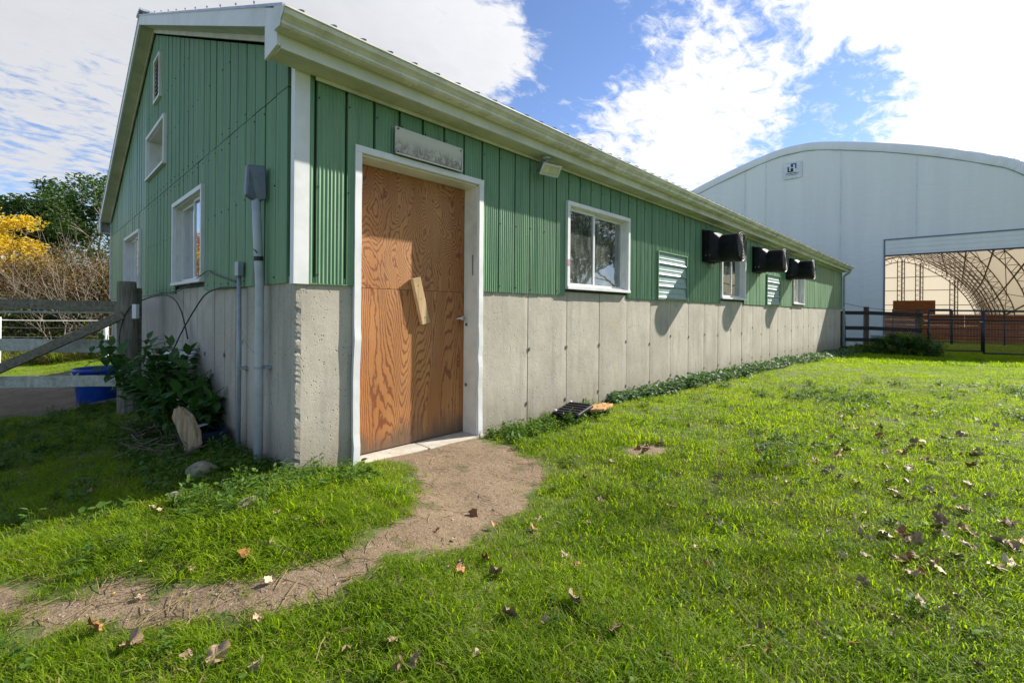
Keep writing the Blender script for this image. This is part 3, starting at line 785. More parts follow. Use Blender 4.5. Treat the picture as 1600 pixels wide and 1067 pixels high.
# screws
m = MB()
for (a, z) in [(.56, 1.30), (.56, 1.2), (1.1, 1.30), (1.70, 1.3), (1.72, 1.2), (1.2, 1.20), (1.62, 2.2), (.6, 2.2), (.56, .1), (1.7, .1), (1.45, 1.9), (.9, 1.85)]:
    m.tube([TL(a, -.1875, z), TL(a, -.1865, z)], .006, 7)
m.build('screw_head', M_seam, door)['kind'] = 'stuff'
# nailed block of lumber, tilted
ang = math.radians(15); c = Vector(TL(1.215, -.165, 1.145)); az_ = Vector((-math.sin(ang), 0, math.cos(ang))); ax_ = Vector((math.cos(ang), 0, math.sin(ang)))
MB().obox(c+Vector((0, -.0, 0)), ax_, (0, 1, 0), az_, .045, .022, .222).build('wood_block', M_lumber, door, bevel=.003)
m = MB()
for q_ in (-.16, .02, .15): cc_ = c+az_*q_+Vector((0, -.0225, 0)); m.tube([cc_, cc_+Vector((0, -.002, 0))], .005, 7)
m.build('nail_head', M_seam, door)['kind'] = 'stuff'
h_ = MB(); h_.tube([TL(1.73, -.19, .98), TL(1.73, -.14, .98)], .022, 12); h_.tube([TL(1.735, -.14, .98), TL(1.70, -.128, .98), TL(1.63, -.128, .975)], [.012, .011, .009], 8); h_.build('door_handle', M_steel, door, smooth=True)
m = MB(); m.tube([TL(1.777, -.05, 1.42), TL(1.770, -.05, 1.42), TL(1.765, -.05, 1.62), TL(1.777, -.05, 1.62)], .006, 6); m.build('hasp_loop', M_box, barn)
for z in (.9, -.02+.3): MB().box((1.768, -.16, z), (1.775, -.13, z+.03), TL).build('strike_plate', M_box, barn)
for a, b in ((.44, 1.18), (1.184, 1.86)):
    MB().box((a, -.30, -.34), (b, .03+.02*(a > 1), -.196), TL).build('threshold_slab', simple('worn_threshold%d' % int(a*10), (.42, .39, .33), .9, bump=.4), barn, bevel=.01)

# ---- signboard over the door
sg = thing('signboard', (1.15, -.05, 2.38), 'blank weathered white board screwed on crookedly above the plywood door', 'sign')
MB().add([TL(.79, .050, 2.384), TL(1.52, .050, 2.388), TL(1.525, .050, 2.610), TL(.79, .050, 2.618), TL(.79, .064, 2.384), TL(1.52, .070, 2.388), TL(1.525, .068, 2.610), TL(.79, .062, 2.618)],
         [(0, 3, 2, 1), (4, 5, 6, 7), (0, 1, 5, 4), (1, 2, 6, 5), (2, 3, 7, 6), (3, 0, 4, 7)]).build('board', M_sign, sg)
for (a, z) in ((.815, 2.60), (.815, 2.405), (1.5, 2.585), (1.495, 2.41)): MB().tube([TL(a, .06, z), TL(a, .074, z)], .008, 8).build('screw', M_seam, sg)
m = MB(); m.box((.792, .0702, 2.384), (1.52, .0745, 2.394), TL); m.box((1.515, .0702, 2.395), (1.523, .0745, 2.60), TL); m.build('board_edging', M_fascia, sg)

# ---- flood light
fl = thing('flood_light', (2.70, -.16, 2.62), 'rectangular flood light hanging under the eave to the right of the door', 'light')
m = MB(); m.tube([(2.68, -.15, 2.797), (2.68, -.15, 2.765)], .05, 12); m.tube([(2.68, -.15, 2.765), (2.68, -.16, 2.72), (2.67, -.15, 2.70)], .018, 8); m.build('mount', M_pvc, fl, smooth=True)
hd = Vector((2.68, -.19, 2.655)); nrm = Vector((-.15, -.75, -.55)).normalized(); sdv = Vector((1, -.2, 0)).normalized(); upv = nrm.cross(sdv).normalized()
MB().obox(hd, sdv, upv, nrm, .125, .062, .035).build('housing', M_box, fl, bevel=.008)
m = MB(); 
for s_ in (-1, 1): m.obox(hd+nrm*.040+upv*s_*.056, sdv, upv, nrm, .13, .010, .008); m.obox(hd+nrm*.040+sdv*s_*.120, sdv, upv, nrm, .010, .045, .008)
m.build('bezel', M_fascia, fl)
MB().obox(hd+nrm*.038, sdv, upv, nrm, .108, .044, .004).build('lens', M_lens, fl)

# ---- exhaust fans
def make_fan(x, label):
    t = thing('exhaust_fan', (x, 0, 2.03), label, 'fan', 'black exhaust fans on the long wall')
    cxx, czz, r = x+.30, 2.275, .255
    m = MB()
    m.box((x-.02, -.05, 2.01), (x+.64, -.037, 2.63)); m.build('wall_flange', M_black, t)
    K = 48; m = MB(); sec = []
    for (y, f_, rr, hw, hh, zc) in ((-.05, 0, .3, .30, .29, 2.32), (-.17, 0, .3, .30, .285, 2.318), (-.21, .25, .27, .295, .28, 2.31), (-.26, .65, .264, .285, .27, 2.295), (-.305, 1, .256, .25, .25, czz)):
        ring = []
        for k in range(K):
            a = 2*PI*(k+.5)/K; c_, s_ = math.cos(a), math.sin(a); q = max(abs(c_), abs(s_)); sq = (c_/q*hw, s_/q*hh)
            ring.append((cxx+sq[0]*(1-f_)+c_*rr*f_, y, zc+sq[1]*(1-f_)+s_*rr*f_))
        sec.append(ring)
    for rg in sec[1:]: m.v += rg
    bx_ = MB(); bx_.box((cxx-.30, -.17, 2.318-.2855), (cxx+.30, -.0505, 2.318+.2855)); bx_.build('square_housing', M_black, t, bevel=.012)
    for i in range(len(sec)-2):
        for k in range(K): m.f.append((i*K+k, i*K+(k+1) % K, (i+1)*K+(k+1) % K, (i+1)*K+k))
    m.build('duct_transition', M_black, t, smooth=True)
    m = MB(); prof = [(-.30, .250), (-.31, .258), (-.60, .268), (-.645, .272), (-.645, .262), (-.60, .255), (-.29, .235)]
    for (y, rr) in prof: m.v += [(cxx+rr*math.cos(2*PI*k/K), y, czz+rr*math.sin(2*PI*k/K)) for k in range(K)]
    for i in range(len(prof)-1):
        for k in range(K): m.f.append((i*K+k, i*K+(k+1) % K, (i+1)*K+(k+1) % K, (i+1)*K+k))
    m.build('round_duct', M_black, t, smooth=True)
    MB().tube([(cxx, -.38, czz), (cxx, -.385, czz)], .25, 32).build('shutter_disc', M_dark, t)
    for k in range(5):
        a = 2*PI*k/5+.3; ca, sa = math.cos(a), math.sin(a)
        MB().add([(cxx+.04*ca, -.42, czz+.04*sa), (cxx+.22*ca-.03*sa, -.40, czz+.22*sa+.03*ca), (cxx+.20*ca+.09*sa, -.46, czz+.20*sa-.09*ca), (cxx+.05*ca+.04*sa, -.45, czz+.05*sa-.04*ca),
                  (cxx+.04*ca, -.423, czz+.04*sa), (cxx+.22*ca-.03*sa, -.403, czz+.22*sa+.03*ca), (cxx+.20*ca+.09*sa, -.463, czz+.20*sa-.09*ca), (cxx+.05*ca+.04*sa, -.453, czz+.05*sa-.04*ca)],
                 [(0, 1, 2, 3), (7, 6, 5, 4), (0, 4, 5, 1), (1, 5, 6, 2), (2, 6, 7, 3), (3, 7, 4, 0)]).build('blade', M_black, t)
    MB().tube([(cxx, -.40, czz), (cxx, -.50, czz)], .05, 12).build('hub', M_black, t)
    m = MB()
    for i in range(1, 10):
        rr = .027*i; m.tube([(cxx+rr*math.cos(2*PI*k/28), -.652-.006*(1-i/9), czz+rr*math.sin(2*PI*k/28)) for k in range(29)], .0026, 4, cap=False)
    for k in range(4):
        a = PI/4+k*PI/2; m.tube([(cxx, -.655, czz), (cxx+.262*math.cos(a), -.648, czz+.262*math.sin(a))], .004, 4)
    m.build('wire_guard', M_guard, t)
    for (y, z) in ((-.10, 2.13), (-.17, 2.13)): MB().tube([(x-.002, y, z), (x-.010, y, z)], .010, 6).build('bolt', M_steel, t)
    return t
make_fan(7.449, 'nearest black exhaust fan, the one over the gap beside the first slatted shutter')
make_fan(10.438, 'middle black exhaust fan of three, above the second slatted shutter')
make_fan(13.431, 'farthest black exhaust fan, nearest the end of the barn with the downspout')
MB().tube([(7.80, -.05, 1.98), (7.80, -.09, 1.97)], .035, 8).build('conduit_fitting', M_pvc, barn)

# ---- electrical gear on the gable
ed = thing('electrical_mast', (-.08, .51, -.2), 'tall grey conduit with a dark rounded meter box at its top on the gable wall', 'conduit')
m = MB(); y0, y1 = .475, .605
pr = [(-.045, y0+.01, 1.90), (-.045, y1-.01, 1.90)]
m.add([(-.045, y0, 1.93), (-.045, y1, 1.93), (-.045, y1, 2.20), (-.045, y0, 2.20), (-.185, y0+.03, 1.95), (-.185, y1-.03, 1.95), (-.175, y1-.03, 2.19), (-.175, y0+.03, 2.19), (-.10, y0+.05, 1.90), (-.10, y1-.05, 1.90)],
      [(0, 3, 2, 1), (4, 5, 6, 7), (0, 8, 9, 1), (8, 4, 5, 9), (1, 9, 5, 6, 2), (2, 6, 7, 3), (3, 7, 4, 8, 0)])
m.build('meter_box', M_box, ed, bevel=.015)
MB().tube([(-.08, .50, -.35), (-.08, .51, .6), (-.075, .52, 1.25), (-.09, .53, 1.6), (-.10, .54, 1.93)], .033, 14).build('pipe', M_pvc, ed, smooth=True)
MB().tube([(-.083, .525, 1.44), (-.084, .525, 1.475)], .036, 12).build('black_tape_band', M_wire, ed)
for z in (.58,): MB().tube([(-.08, .51, z), (-.08, .51, z+.02)], .040, 12).build('pipe_strap', M_conduit, ed); MB().box((-.05, .45, z), (0, .57, z+.02)).build('strap_plate', M_conduit, ed)
MB().tube([(-.08, .565, 1.56), (-.118, .525, 1.53), (-.11, .48, 1.50)], .005, 5).build('cable_tie', M_wire, ed)
e2 = thing('conduit_run', (-.04, 1.10, -.25), 'thin grey conduit with a small junction box left of the taller pipe on the gable', 'conduit')
MB().box((-.085, 1.05, 1.345), (-.037, 1.145, 1.475)).build('junction_box', M_conduit, e2, bevel=.005)
MB().tube([(-.06, 1.09, -.4), (-.055, 1.095, .6), (-.06, 1.10, 1.35)], .018, 10).build('pipe', M_conduit, e2, smooth=True)
MB().box((-.08, 1.045, .52), (0, 1.145, .54)).build('pipe_clip', M_conduit, e2)
# loose cables
def cable(pts, r, label):
    P = []; pts = [Vector(p) for p in pts]
    for i in range(len(pts)-1):
        a = pts[max(i-1, 0)]; b = pts[i]; c_ = pts[i+1]; d_ = pts[min(i+2, len(pts)-1)]
        for k in range(6):
            t = k/6; P.append(.5*((2*b)+(c_-a)*t+(2*a-5*b+4*c_-d_)*t*t+(-a+3*b-3*c_+d_)*t**3))
    P.append(pts[-1]); o = MB().tube(P, r, 6).build('cable', M_wire, None, smooth=True); tag(o, label, 'cable'); return o
cable([(-.06, 1.15, 1.25), (-.06, 1.7, 1.26), (-.07, 2.2, 1.20), (-.09, 2.6, 1.02), (-.12, 3.0, .78), (-.15, 3.2, .60), (-.2, 3.3, .45)], .008, 'black cable drooping from the thin conduit down the concrete into the leaves')
cable([(-.055, 1.15, 1.29), (-.055, 1.9, 1.40), (-.058, 2.1, 1.45), (-.06, 2.4, 1.42), (-.06, 3.4, 1.28), (-.07, 4.6, 1.27), (-.055, 5.6, 1.24)], .006, 'thin dark cable sagging along the siding below the gable window')
cable([(-.06, 3.0, .70), (-.06, 3.4, 1.05), (-.1, 3.9, 1.22), (-.25, 4.5, 1.18), (-.42, 4.75, 1.0), (-.50, 4.7, .6), (-.42, 4.4, .3), (-.3, 4.2, .1)], .008, 'black cable looping from the wall over the fence post')
#PART3
# ================================================================== ARENA
X1, X2, YC = 30.0, 100.0, 3.4
ar = thing('riding_arena', (65, YC, -.9), 'huge white fabric-covered arched riding arena behind the barn', 'arena')
PF = [(12.3, -1.2), (12.2, 2.0), (11.7, 4.4), (10.6, 6.6), (9.13, 8.04), (8.11, 8.62), (5.87, 9.56), (3.3, 10.40), (1.2, 10.93), (0, 11.03)]
PI_ = [(10.0, -1.2), (9.98, .3), (9.95, 1.46), (9.44, 2.93), (8.85, 4.2), (8.04, 5.44), (6.9, 6.85), (5.4, 8.2), (2.8, 9.98), (0, 10.75)]
def resamp(P, inset=0, m=36):
    A = [Vector((-h, z)) for h, z in P]+[Vector((h, z)) for h, z in P[::-1][1:]]
    Q = []
    for i in range(len(A)-1):
        a = A[max(i-1, 0)]; b = A[i]; c_ = A[i+1]; d_ = A[min(i+2, len(A)-1)]
        for k in range(6):
            t = k/6; Q.append(.5*((2*b)+(c_-a)*t+(2*a-5*b+4*c_-d_)*t*t+(-a+3*b-3*c_+d_)*t**3))
    Q.append(A[-1])
    if inset:
        R_ = []
        for i, p in enumerate(Q):
            tg = (Q[min(i+1, len(Q)-1)]-Q[max(i-1, 0)]).normalized(); R_.append(p+Vector((tg[1], -tg[0]))*inset)
        Q = R_
    return Q
QF, QI = resamp(PF), resamp(PI_)
def arch(X, inset=0):
    s = min(1, max(0, (X-X1)/24)); s = s*s*(3-2*s)
    A = [a.lerp(b, s) for a, b in zip(QF, QI)]
    if inset:
        R_ = []
        for i, p in enumerate(A):
            tg = (A[min(i+1, len(A)-1)]-A[max(i-1, 0)]).normalized(); R_.append(p+Vector((tg[1], -tg[0]))*inset)
        A = R_
    return A
# roof membrane
m = MB(); xs_ = list(np.linspace(X1+.12, X2, 30)); nA = len(QF)
for X in xs_: m.v += [(X, YC+p[0], p[1]) for p in arch(X)]
for i in range(len(xs_)-1):
    for k in range(nA-1): m.f.append((i*nA+k, i*nA+k+1, (i+1)*nA+k+1, (i+1)*nA+k))
m.build('roof_membrane', M_roofab, ar, smooth=True, recalc=False)
# front gable band (wraps over the edge truss) and gable sheet with the doorway cut out
inn = arch(X1, .50); out_ = arch(X1)
m = MB(); r3 = random.Random(5)
fine_o, fine_i = [], []
for k in range(nA-1):
    for j in range(4):
        fine_o.append(out_[k].lerp(out_[k+1], j/4)); fine_i.append(inn[k].lerp(inn[k+1], j/4))
fine_o.append(out_[-1]); fine_i.append(inn[-1])
for a, b in zip(fine_o, fine_i):
    w1 = r3.uniform(-.03, .03)
    for t, x in ((0, .12), (.12, .03), (.5, -.03), (.85, -.04), (1.0, -.01)):
        p = a.lerp(b, t); m.v.append((X1+x+(w1 if 0 < t < 1 else 0)*.8, YC+p[0], p[1]))
for i in range(len(fine_o)-1):
    for k in range(4): m.f.append((i*5+k, i*5+k+1, (i+1)*5+k+1, (i+1)*5+k))
m.build('edge_band', M_fabric, ar, smooth=True, recalc=False)
m = MB(); m.tube([(X1-.025, YC+p[0], p[1]) for p in inn], .022, 5); m.build('edge_rope', M_conduit, ar)
DY0, DY1, DZ = -8.6, -.766, 4.14
ylist = sorted({DY0, DY1}|{round(YC+p[0], 3) for p in inn}); iy = [YC+p[0] for p in inn]; iz = [p[1] for p in inn]
m = MB()
def sheet(y): return X1+.02*math.sin(y*2.1)+.012*math.sin(y*5.3+1)
for a, b in zip(ylist[:-1], ylist[1:]):
    if b-a < 1e-3: continue
    mid = (a+b)/2; z0 = 4.95 if DY0 < mid < DY1 else -1.3
    n_ = max(1, int((b-a)/.35))
    for i in range(n_):
        y0_, y1_ = a+(b-a)*i/n_, a+(b-a)*(i+1)/n_
        m.add([(sheet(y0_), y0_, z0), (sheet(y1_), y1_, z0), (sheet(y1_), y1_, float(np.interp(y1_, iy, iz))), (sheet(y0_), y0_, float(np.interp(y0_, iy, iz)))], [(0, 3, 2, 1)])
m.build('gable_membrane', M_fabric, ar, smooth=True, recalc=False)
# rolled up door curtain + steel opening frame
dc = MB()
for i in range(7):
    z = DZ+.02+i*.112
    MB().box((X1-.05-.012*(i % 2), DY0, z), (X1+.01, DY1-.01, z+.1105)).build('door_slat', M_fabric, ar)
MB().box((X1-.09, DY0-.1, 4.94), (X1+.1, DY1+.06, 5.00)).build('door_track', M_box, ar)
MB().box((X1-.08, DY0, DZ-.05), (X1+.04, DY1-.01, DZ+.018)).build('door_bottom_bar', M_pipe, ar)
MB().box((X1-.07, DY1, -1.2), (X1+.12, DY1+.06, 4.938)).build('door_jamb', M_box, ar)
MB().box((X1-.07, DY0-.07, -1.2), (X1+.12, DY0-.01, 4.938)).build('door_jamb', M_box, ar)
# membrane weld seams on the gable
m = MB()
for y in (9.5, 6.2, 5.0, 1.2, -2.0): m.box((X1-.032, y-.018, 5.0 if y < -.7 else -1), (X1-.024, y+.018, float(np.interp(y, iy, iz))-.05))
m.build('weld_seam', simple('weld_seam_white', (.74, .77, .81), .5, bump=0), ar)['kind'] = 'stuff'
# emblem banner
bn = MB().box((X1-.06, 3.07, 9.05), (X1-.045, 4.05, 10.02)).build('emblem_panel', simple('banner_white', (.72, .76, .80), .4, bump=0), ar)
M_ink = simple('ink_black', (.01, .012, .025), .5, bump=0); M_inkb = simple('ink_blue', (.008, .10, .30), .5, bump=0)
def eb(a, b, c, e, mt, name):   # a..b left->right in 0..1, c..e bottom->top
    yl, yr = 4.02, 3.10
    return MB().box((X1-.072, yl+(yr-yl)*b, 9.07+.92*c), (X1-.0605, yl+(yr-yl)*a, 9.07+.92*e)).build(name, mt, ar)
for q in ((.22, .30, .40, .74), (.302, .54, .40, .46), (.40, .54, .462, .63)): eb(*q, M_ink, 'emblem_stroke')
for q in ((.40, .54, .70, .86), (.40, .72, .862, .93), (.64, .72, .60, .86)): eb(*q, M_inkb, 'emblem_stroke')
m = MB(); r4 = random.Random(2)
for row, (z, x0, x1_, h) in enumerate(((.28, .12, .84, .055), (.19, .22, .76, .03))):
    x = x0
    while x < x1_:
        w_ = r4.uniform(.02, .045); yl, yr = 4.02, 3.10
        m.box((X1-.070, yl+(yr-yl)*(x+w_), 9.07+.92*z), (X1-.0607, yl+(yr-yl)*x, 9.07+.92*(z+h*r4.choice((.7, 1))))); x += w_+.012
m.build('emblem_lettering', M_ink, ar)['kind'] = 'stuff'
# trusses
def truss(X, depth_=.55, r=.04):
    o_, i_ = arch(X, .08), arch(X, .08+depth_); m = MB()
    m.tube([(X, YC+p[0], p[1]) for p in o_], r, 5); m.tube([(X, YC+p[0], p[1]) for p in i_], r, 5)
    for k in range(0, nA-1, 2):
        a, b = (o_[k], i_[k+1]); c_ = o_[min(k+2, nA-1)]
        m.tube([(X, YC+a[0], a[1]), (X, YC+b[0], b[1])], r*.5, 4, cap=False); m.tube([(X, YC+b[0], b[1]), (X, YC+c_[0], c_[1])], r*.5, 4, cap=False)
    return m.build('roof_truss', M_truss, ar)
X = X1+.5
while X < X2-1: truss(X); X += 6.5
truss(X2-.5, .9, .07)
for k in (9, 16, 23, 31, 39, 46, 54-9+8, 47+14):
    if k < nA:
        pts = [(X_, YC+arch(X_, .63)[k][0], arch(X_, .63)[k][1]) for X_ in np.linspace(X1+.5, X2-.5, 18)]
        MB().tube(pts, .05, 5).build('purlin', M_truss, ar)
        p2 = []
# cross bracing between trusses
m = MB(); X = X1+.5; alt = 0
while X < X2-8:
    for k in range(4, nA-6, 6):
        A = arch(X, .1); B = arch(X+6.5, .1); a, b = (A[k], B[min(k+6, nA-1)]) if alt % 2 else (A[min(k+6, nA-1)], B[k])
        m.tube([(X, YC+a[0], a[1]), (X+6.5, YC+b[0], b[1])], .022, 4, cap=False); alt += 1
    X += 6.5
m.build('brace', M_truss, ar)['kind'] = 'stuff'
# far end wall with columns and girts
A = arch(X2, .05); m = MB(); yy_ = [YC+p[0] for p in A]; zz_ = [p[1] for p in A]
def f_end(q, p, out):
    d1 = q.new('ShaderNodeBsdfDiffuse'); q.put(d1.inputs[0], (.78, .72, .64)); t1 = q.new('ShaderNodeBsdfTranslucent'); q.put(t1.inputs[0], (.88, .80, .70))
    mm = q.new('ShaderNodeMixShader'); mm.inputs[0].default_value = .27; q.l.new(d1.outputs[0], mm.inputs[1]); q.l.new(t1.outputs[0], mm.inputs[2]); q.l.new(mm.outputs[0], out.inputs[0])
for k in range(nA-1):
    if abs(yy_[k+1]-yy_[k]) > 1e-3: m.add([(X2-.1, yy_[k], -1.2), (X2-.1, yy_[k+1], -1.2), (X2-.1, yy_[k+1], zz_[k+1]), (X2-.1, yy_[k], zz_[k])], [(0, 1, 2, 3)])
m.build('end_wall', mat('end_wall_membrane', f_end), ar, recalc=False)
for yc in (9.4, 6.6, 3.2, .9, -3.2):
    zt = float(np.interp(yc, yy_, zz_))-.6
    mcol = MB(); mcol.tube([(X2-.6, yc-.45, -1), (X2-.6, yc-.45, zt)], .07, 5); mcol.tube([(X2-.6, yc+.45, -1), (X2-.6, yc+.45, zt)], .07, 5); mcol.tube([(X2-.3, yc-.1, -1), (X2-.3, yc-.1, zt)], .10, 5)
    z = -1
    while z < zt-.8: mcol.tube([(X2-.6, yc-.45, z), (X2-.6, yc+.45, z+.4)], .025, 4, cap=False); mcol.tube([(X2-.6, yc+.45, z+.4), (X2-.6, yc-.45, z+.8)], .025, 4, cap=False); z += .8
    mcol.build('wall_column', M_truss, ar)
for z in (2.6, 5.0, 7.2):
    ok = [y for y, zz in zip(yy_, zz_) if zz > z+.3]; MB().tube([(X2-.25, min(ok), z), (X2-.25, max(ok), z)], .05, 4).build('girt', M_truss, ar)
# kick walls inside
KX = 46.0; y = 13.0; 
while y > -6.9:
    y2 = y-2.42; yb_ = max(y2, -7.0)
    for j in range(5):
        MB().box((KX, yb_+.006, -.95+j*.40), (KX+.05, y-.006, -.95+j*.40+.392)).build('kick_board', M_kick, ar)
    y = y2-.0
for j in range(3):
    MB().box((KX+.3, -2.35, 1.06+j*.36), (KX+.35, .15, 1.06+j*.36+.352)).build('tall_kick_board', M_kick, ar)
MB().box((KX-.03, -7, 1.052), (KX+.12, 13, 1.09)).build('kick_cap', M_kick, ar)
# side kick wall on the right, along the membrane
for i in range(18):
    x0_ = KX+.2+i*2.9; MB().box((x0_, YC-10.1, -1), (x0_+2.88, YC-10.0, .9)).build('kick_board', M_kick, ar)
gp_ = MB().box((X1+.6, -9, -1.2), (X2-.4, 13.2, -.862)); o = gp_.build('arena_floor', simple('arena_sand', (.22, .15, .09), .95, bump=.5), ar)
o.location.z -= 0.05

# ================================================================== FENCES, right
bf = thing('board_fence', (23.2, -1.3, -.6), 'dark three-board fence with chain link between the barn corner and the pipe gate', 'fence')
def PXD(px, py, d): r = ray(px, py); return Vector((CAM[0]+r[0]*d, CAM[1]+r[1]*d, CAM[2]+r[2]*d))
A0, A1 = PXD(1311, 0, 19.75), PXD(1441, 0, 19.1)
def onf(t, z): p = A0.lerp(A1, t); return Vector((p[0], p[1], z))
dirn = (Vector((A1[0], A1[1], 0))-Vector((A0[0], A0[1], 0))).normalized(); nf = Vector((dirn[1], -dirn[0], 0))
for (z, hgt) in ((1.10, .15), (.46, .155), (-.03, .15)):
    for (a, b, dz) in ((0, .385, 0), (.387, 1.0, -.07)):
        MB().beam(onf(a, z+(0 if a == 0 else .0)), onf(b, z+dz), .04, hgt).build('fence_rail', M_darkrail, bf)
for t, zt, r in ((.355, 1.36, .10), (.985, 1.24, .11)):
    p = onf(t, -1)+nf*(-.13); MB().tube([p, Vector((p[0], p[1], zt-.02)), Vector((p[0], p[1], zt))], [r, r*.97, r*.9], 10).build('fence_post', M_brownpost, bf)
p = onf(.02, -1)-nf*.12; MB().tube([p, Vector((p[0], p[1], 1.12))], .10, 9).build('fence_post', M_darkrail, bf)
m = MB(); Lf = (A1-A0).xy.length; off_ = nf*-.05
for k in range(-12, 44):
    for s_ in (1, -1):
        a = k*.085; pts = []
        u0_, z0_ = a, -.15; u1_, z1_ = a+s_*1.22, 1.07
        # clip to 0..Lf
        def cl(u, z, u2, z2):
            if u < 0: z = z+(0-u)/(u2-u)*(z2-z); u = 0
            if u > Lf: z = z+(Lf-u)/(u2-u)*(z2-z); u = Lf
            return u, z
        if s_ < 0: u0_, u1_ = a+0, a-1.22
        if max(u0_, u1_) <= 0 or min(u0_, u1_) >= Lf: continue
        pa = cl(u0_, z0_, u1_, z1_); pb = cl(u1_, z1_, u0_, z0_)
        m.tube([onf(pa[0]/Lf, pa[1])+off_, onf(pb[0]/Lf, pb[1])+off_*1.1], .0035, 3, cap=False)
m.build('chain_link', M_galv, bf)['kind'] = 'stuff'
MB().beam(onf(.02, -.50), onf(.36, -.53), .1, .12).build('ground_board', M_darkrail, bf)
# dark barrel behind the fence
bb = thing('feed_barrel', tuple(onf(.045, -.6)-nf*.5), 'dark barrel behind the board fence at the far barn corner', 'barrel')
pc = onf(.055, 0)-nf*.45
MB().tube([(pc[0], pc[1], -.6), (pc[0], pc[1], -.2), (pc[0], pc[1], .3), (pc[0], pc[1], .95), (pc[0], pc[1], 1.0)], [.24, .27, .27, .25, .2], 16).build('drum', M_black, bb, smooth=True)
for z in (-.1, .45): MB().tube([(pc[0], pc[1], z), (pc[0], pc[1], z+.04)], .28, 16).build('drum_hoop', M_black, bb)
# pale water tub behind fence
tb = ghit(1376, 549); pt_ = PXD(1378, 0, 22.5)
wt = thing('water_tub', (pt_[0], pt_[1], -.7), 'pale grey-green tub half hidden behind the board fence and weeds', 'tub')
m = MB(); K = 20; pr_ = [(.30, -.75), (.42, -.1), (.45, .0), (.47, .02), (.44, .03), (.40, -.08), (.30, -.5)]
for rr, z in pr_: m.v += [(pt_[0]+rr*math.cos(2*PI*k/K), pt_[1]+rr*math.sin(2*PI*k/K), z) for k in range(K)]
for i in range(len(pr_)-1):
    for k in range(K): m.f.append((i*K+k, i*K+(k+1) % K, (i+1)*K+(k+1) % K, (i+1)*K+k))
m.build('shell', simple('pale_tub_plastic', (.35, .45, .42), .5), wt, smooth=True)

def gate(d0, x0, d1, x1, top, bot, label, rails, ups, mesh=True, r=.028, group=None):
    a, b = PXD(x0, 0, d0), PXD(x1, 0, d1)
    t = thing('pipe_gate', (a[0], a[1], bot), label, 'gate', group)
    P = lambda u, z: Vector((a[0]+(b[0]-a[0])*u, a[1]+(b[1]-a[1])*u, z))
    for z in rails: MB().tube([P(0, z), P(1, z)], r, 8).build('gate_rail', M_pipe, t, smooth=True)
    for u in ups: MB().tube([P(u, bot), P(u, top)], r*1.15, 8).build('gate_upright', M_pipe, t, smooth=True)
    if mesh:
        m = MB(); Lg = (b-a).length; n_ = int(Lg/.10)
        for i in range(1, n_): m.tube([P(i/n_, bot), P(i/n_, rails[1])], .0035, 3, cap=False)
        k = int((rails[1]-bot)/.10)
        for i in range(1, k): z = bot+(rails[1]-bot)*i/k; m.tube([P(0, z), P(1, z)], .0035, 3, cap=False)
        m.build('wire_mesh', M_galv, t)['kind'] = 'stuff'
    MB().tube([P(0, .78)+Vector((-.1, .1, 0)), P(0, .78)], .02, 6).build('hinge', M_steel, t)
    return t
gate(18.9, 1451, 18.35, 1535, 1.22, -.38, 'near dark pipe gate with welded wire mesh beside the board fence', [1.22, .86, -.38], [0, 1], r=.032)
gate(18.33, 1537.5, 17.4, 1700, 1.20, -.46, 'dark mesh pipe panel running off the right edge of the photo', [1.20, .84, -.46], [0, .52, 1], r=.032)
gate(27, 1395, 26.2, 1486, 1.35, -.6, 'far dark pipe gate in front of the arena kick boards', [1.35, .95, .6, .25, -.1, -.5], [0, .5, 1], mesh=False, r=.03)
gate(26, 1488, 24.8, 1640, 1.30, -.6, 'far dark pipe panel behind the mesh gate by the arena', [1.30, .95, .6, .25, -.1, -.5], [0, .55, 1], mesh=False, r=.03)
# thin overhead wire from the downspout to the fence
p0 = Vector((L+.2, -.12, 1.48)); p1 = onf(.985, 1.22); p2 = onf(.6, 1.22)
o = MB().tube([p0, p0.lerp(p2, .5)+Vector((0, 0, -.03)), p2, p1], .009, 5).build('fence_wire', M_wire); tag(o, 'thin wire strung from the far downspout over the board fence', 'wire')

# ================================================================== FENCES, left
FD = 6.5
lf = thing('corral_fence', tuple(PXD(100, 0, FD))[:2]+(-.6,), 'weathered rail fence with a diagonal brace and heavy end post by the barn', 'fence')
def slab(pa, pb, h0, h1, th, name, mt, d=FD, dd=0):
    """board between two pixel mid-points at depth d, given end heights (m)"""
    a, b = PXD(*pa, d+dd), PXD(*pb, d+dd); r_ = (b-a).normalized(); nn = Vector((-r_[1], r_[0], 0)).normalized()*th/2
    m = MB(); P = []
    N = 10
    for i in range(N+1):
        t = i/N; c_ = a.lerp(b, t); h = (h0+(h1-h0)*t)/2; wv = .004*math.sin(i*2.1+h0*50)
        up = Vector((0, 0, 1)).lerp(r_.cross(Vector((nn)).normalized()), 1) if abs((b-a)[2]) > .3 else Vector((0, 0, 1))
        if up[2] < 0: up = -up
        P += [c_-up*h-nn+up*wv, c_-up*h+nn+up*wv, c_+up*h+nn+up*wv, c_+up*h-nn+up*wv]
    m.v = [tuple(p) for p in P]
    for i in range(N):
        for k in range(4): m.f.append((4*i+k, 4*i+(k+1) % 4, 4*i+4+(k+1) % 4, 4*i+4+k))
    m.f += [(3, 2, 1, 0), (4*N, 4*N+1, 4*N+2, 4*N+3)]
    return m.build(name, mt, lf, bevel=.004)
slab((-180, 467), (192, 477.5), .145, .14, .04, 'fence_rail', M_rail, dd=-.05)
slab((-180, 483.5), (192, 486.5), .03, .03, .10, 'fence_rail', M_railw, dd=.03)
slab((-180, 533), (196, 540), .17, .185, .04, 'fence_rail', M_railw, dd=.12)
slab((-180, 597), (184, 593), .17, .15, .04, 'fence_rail', M_railw, dd=-.06)
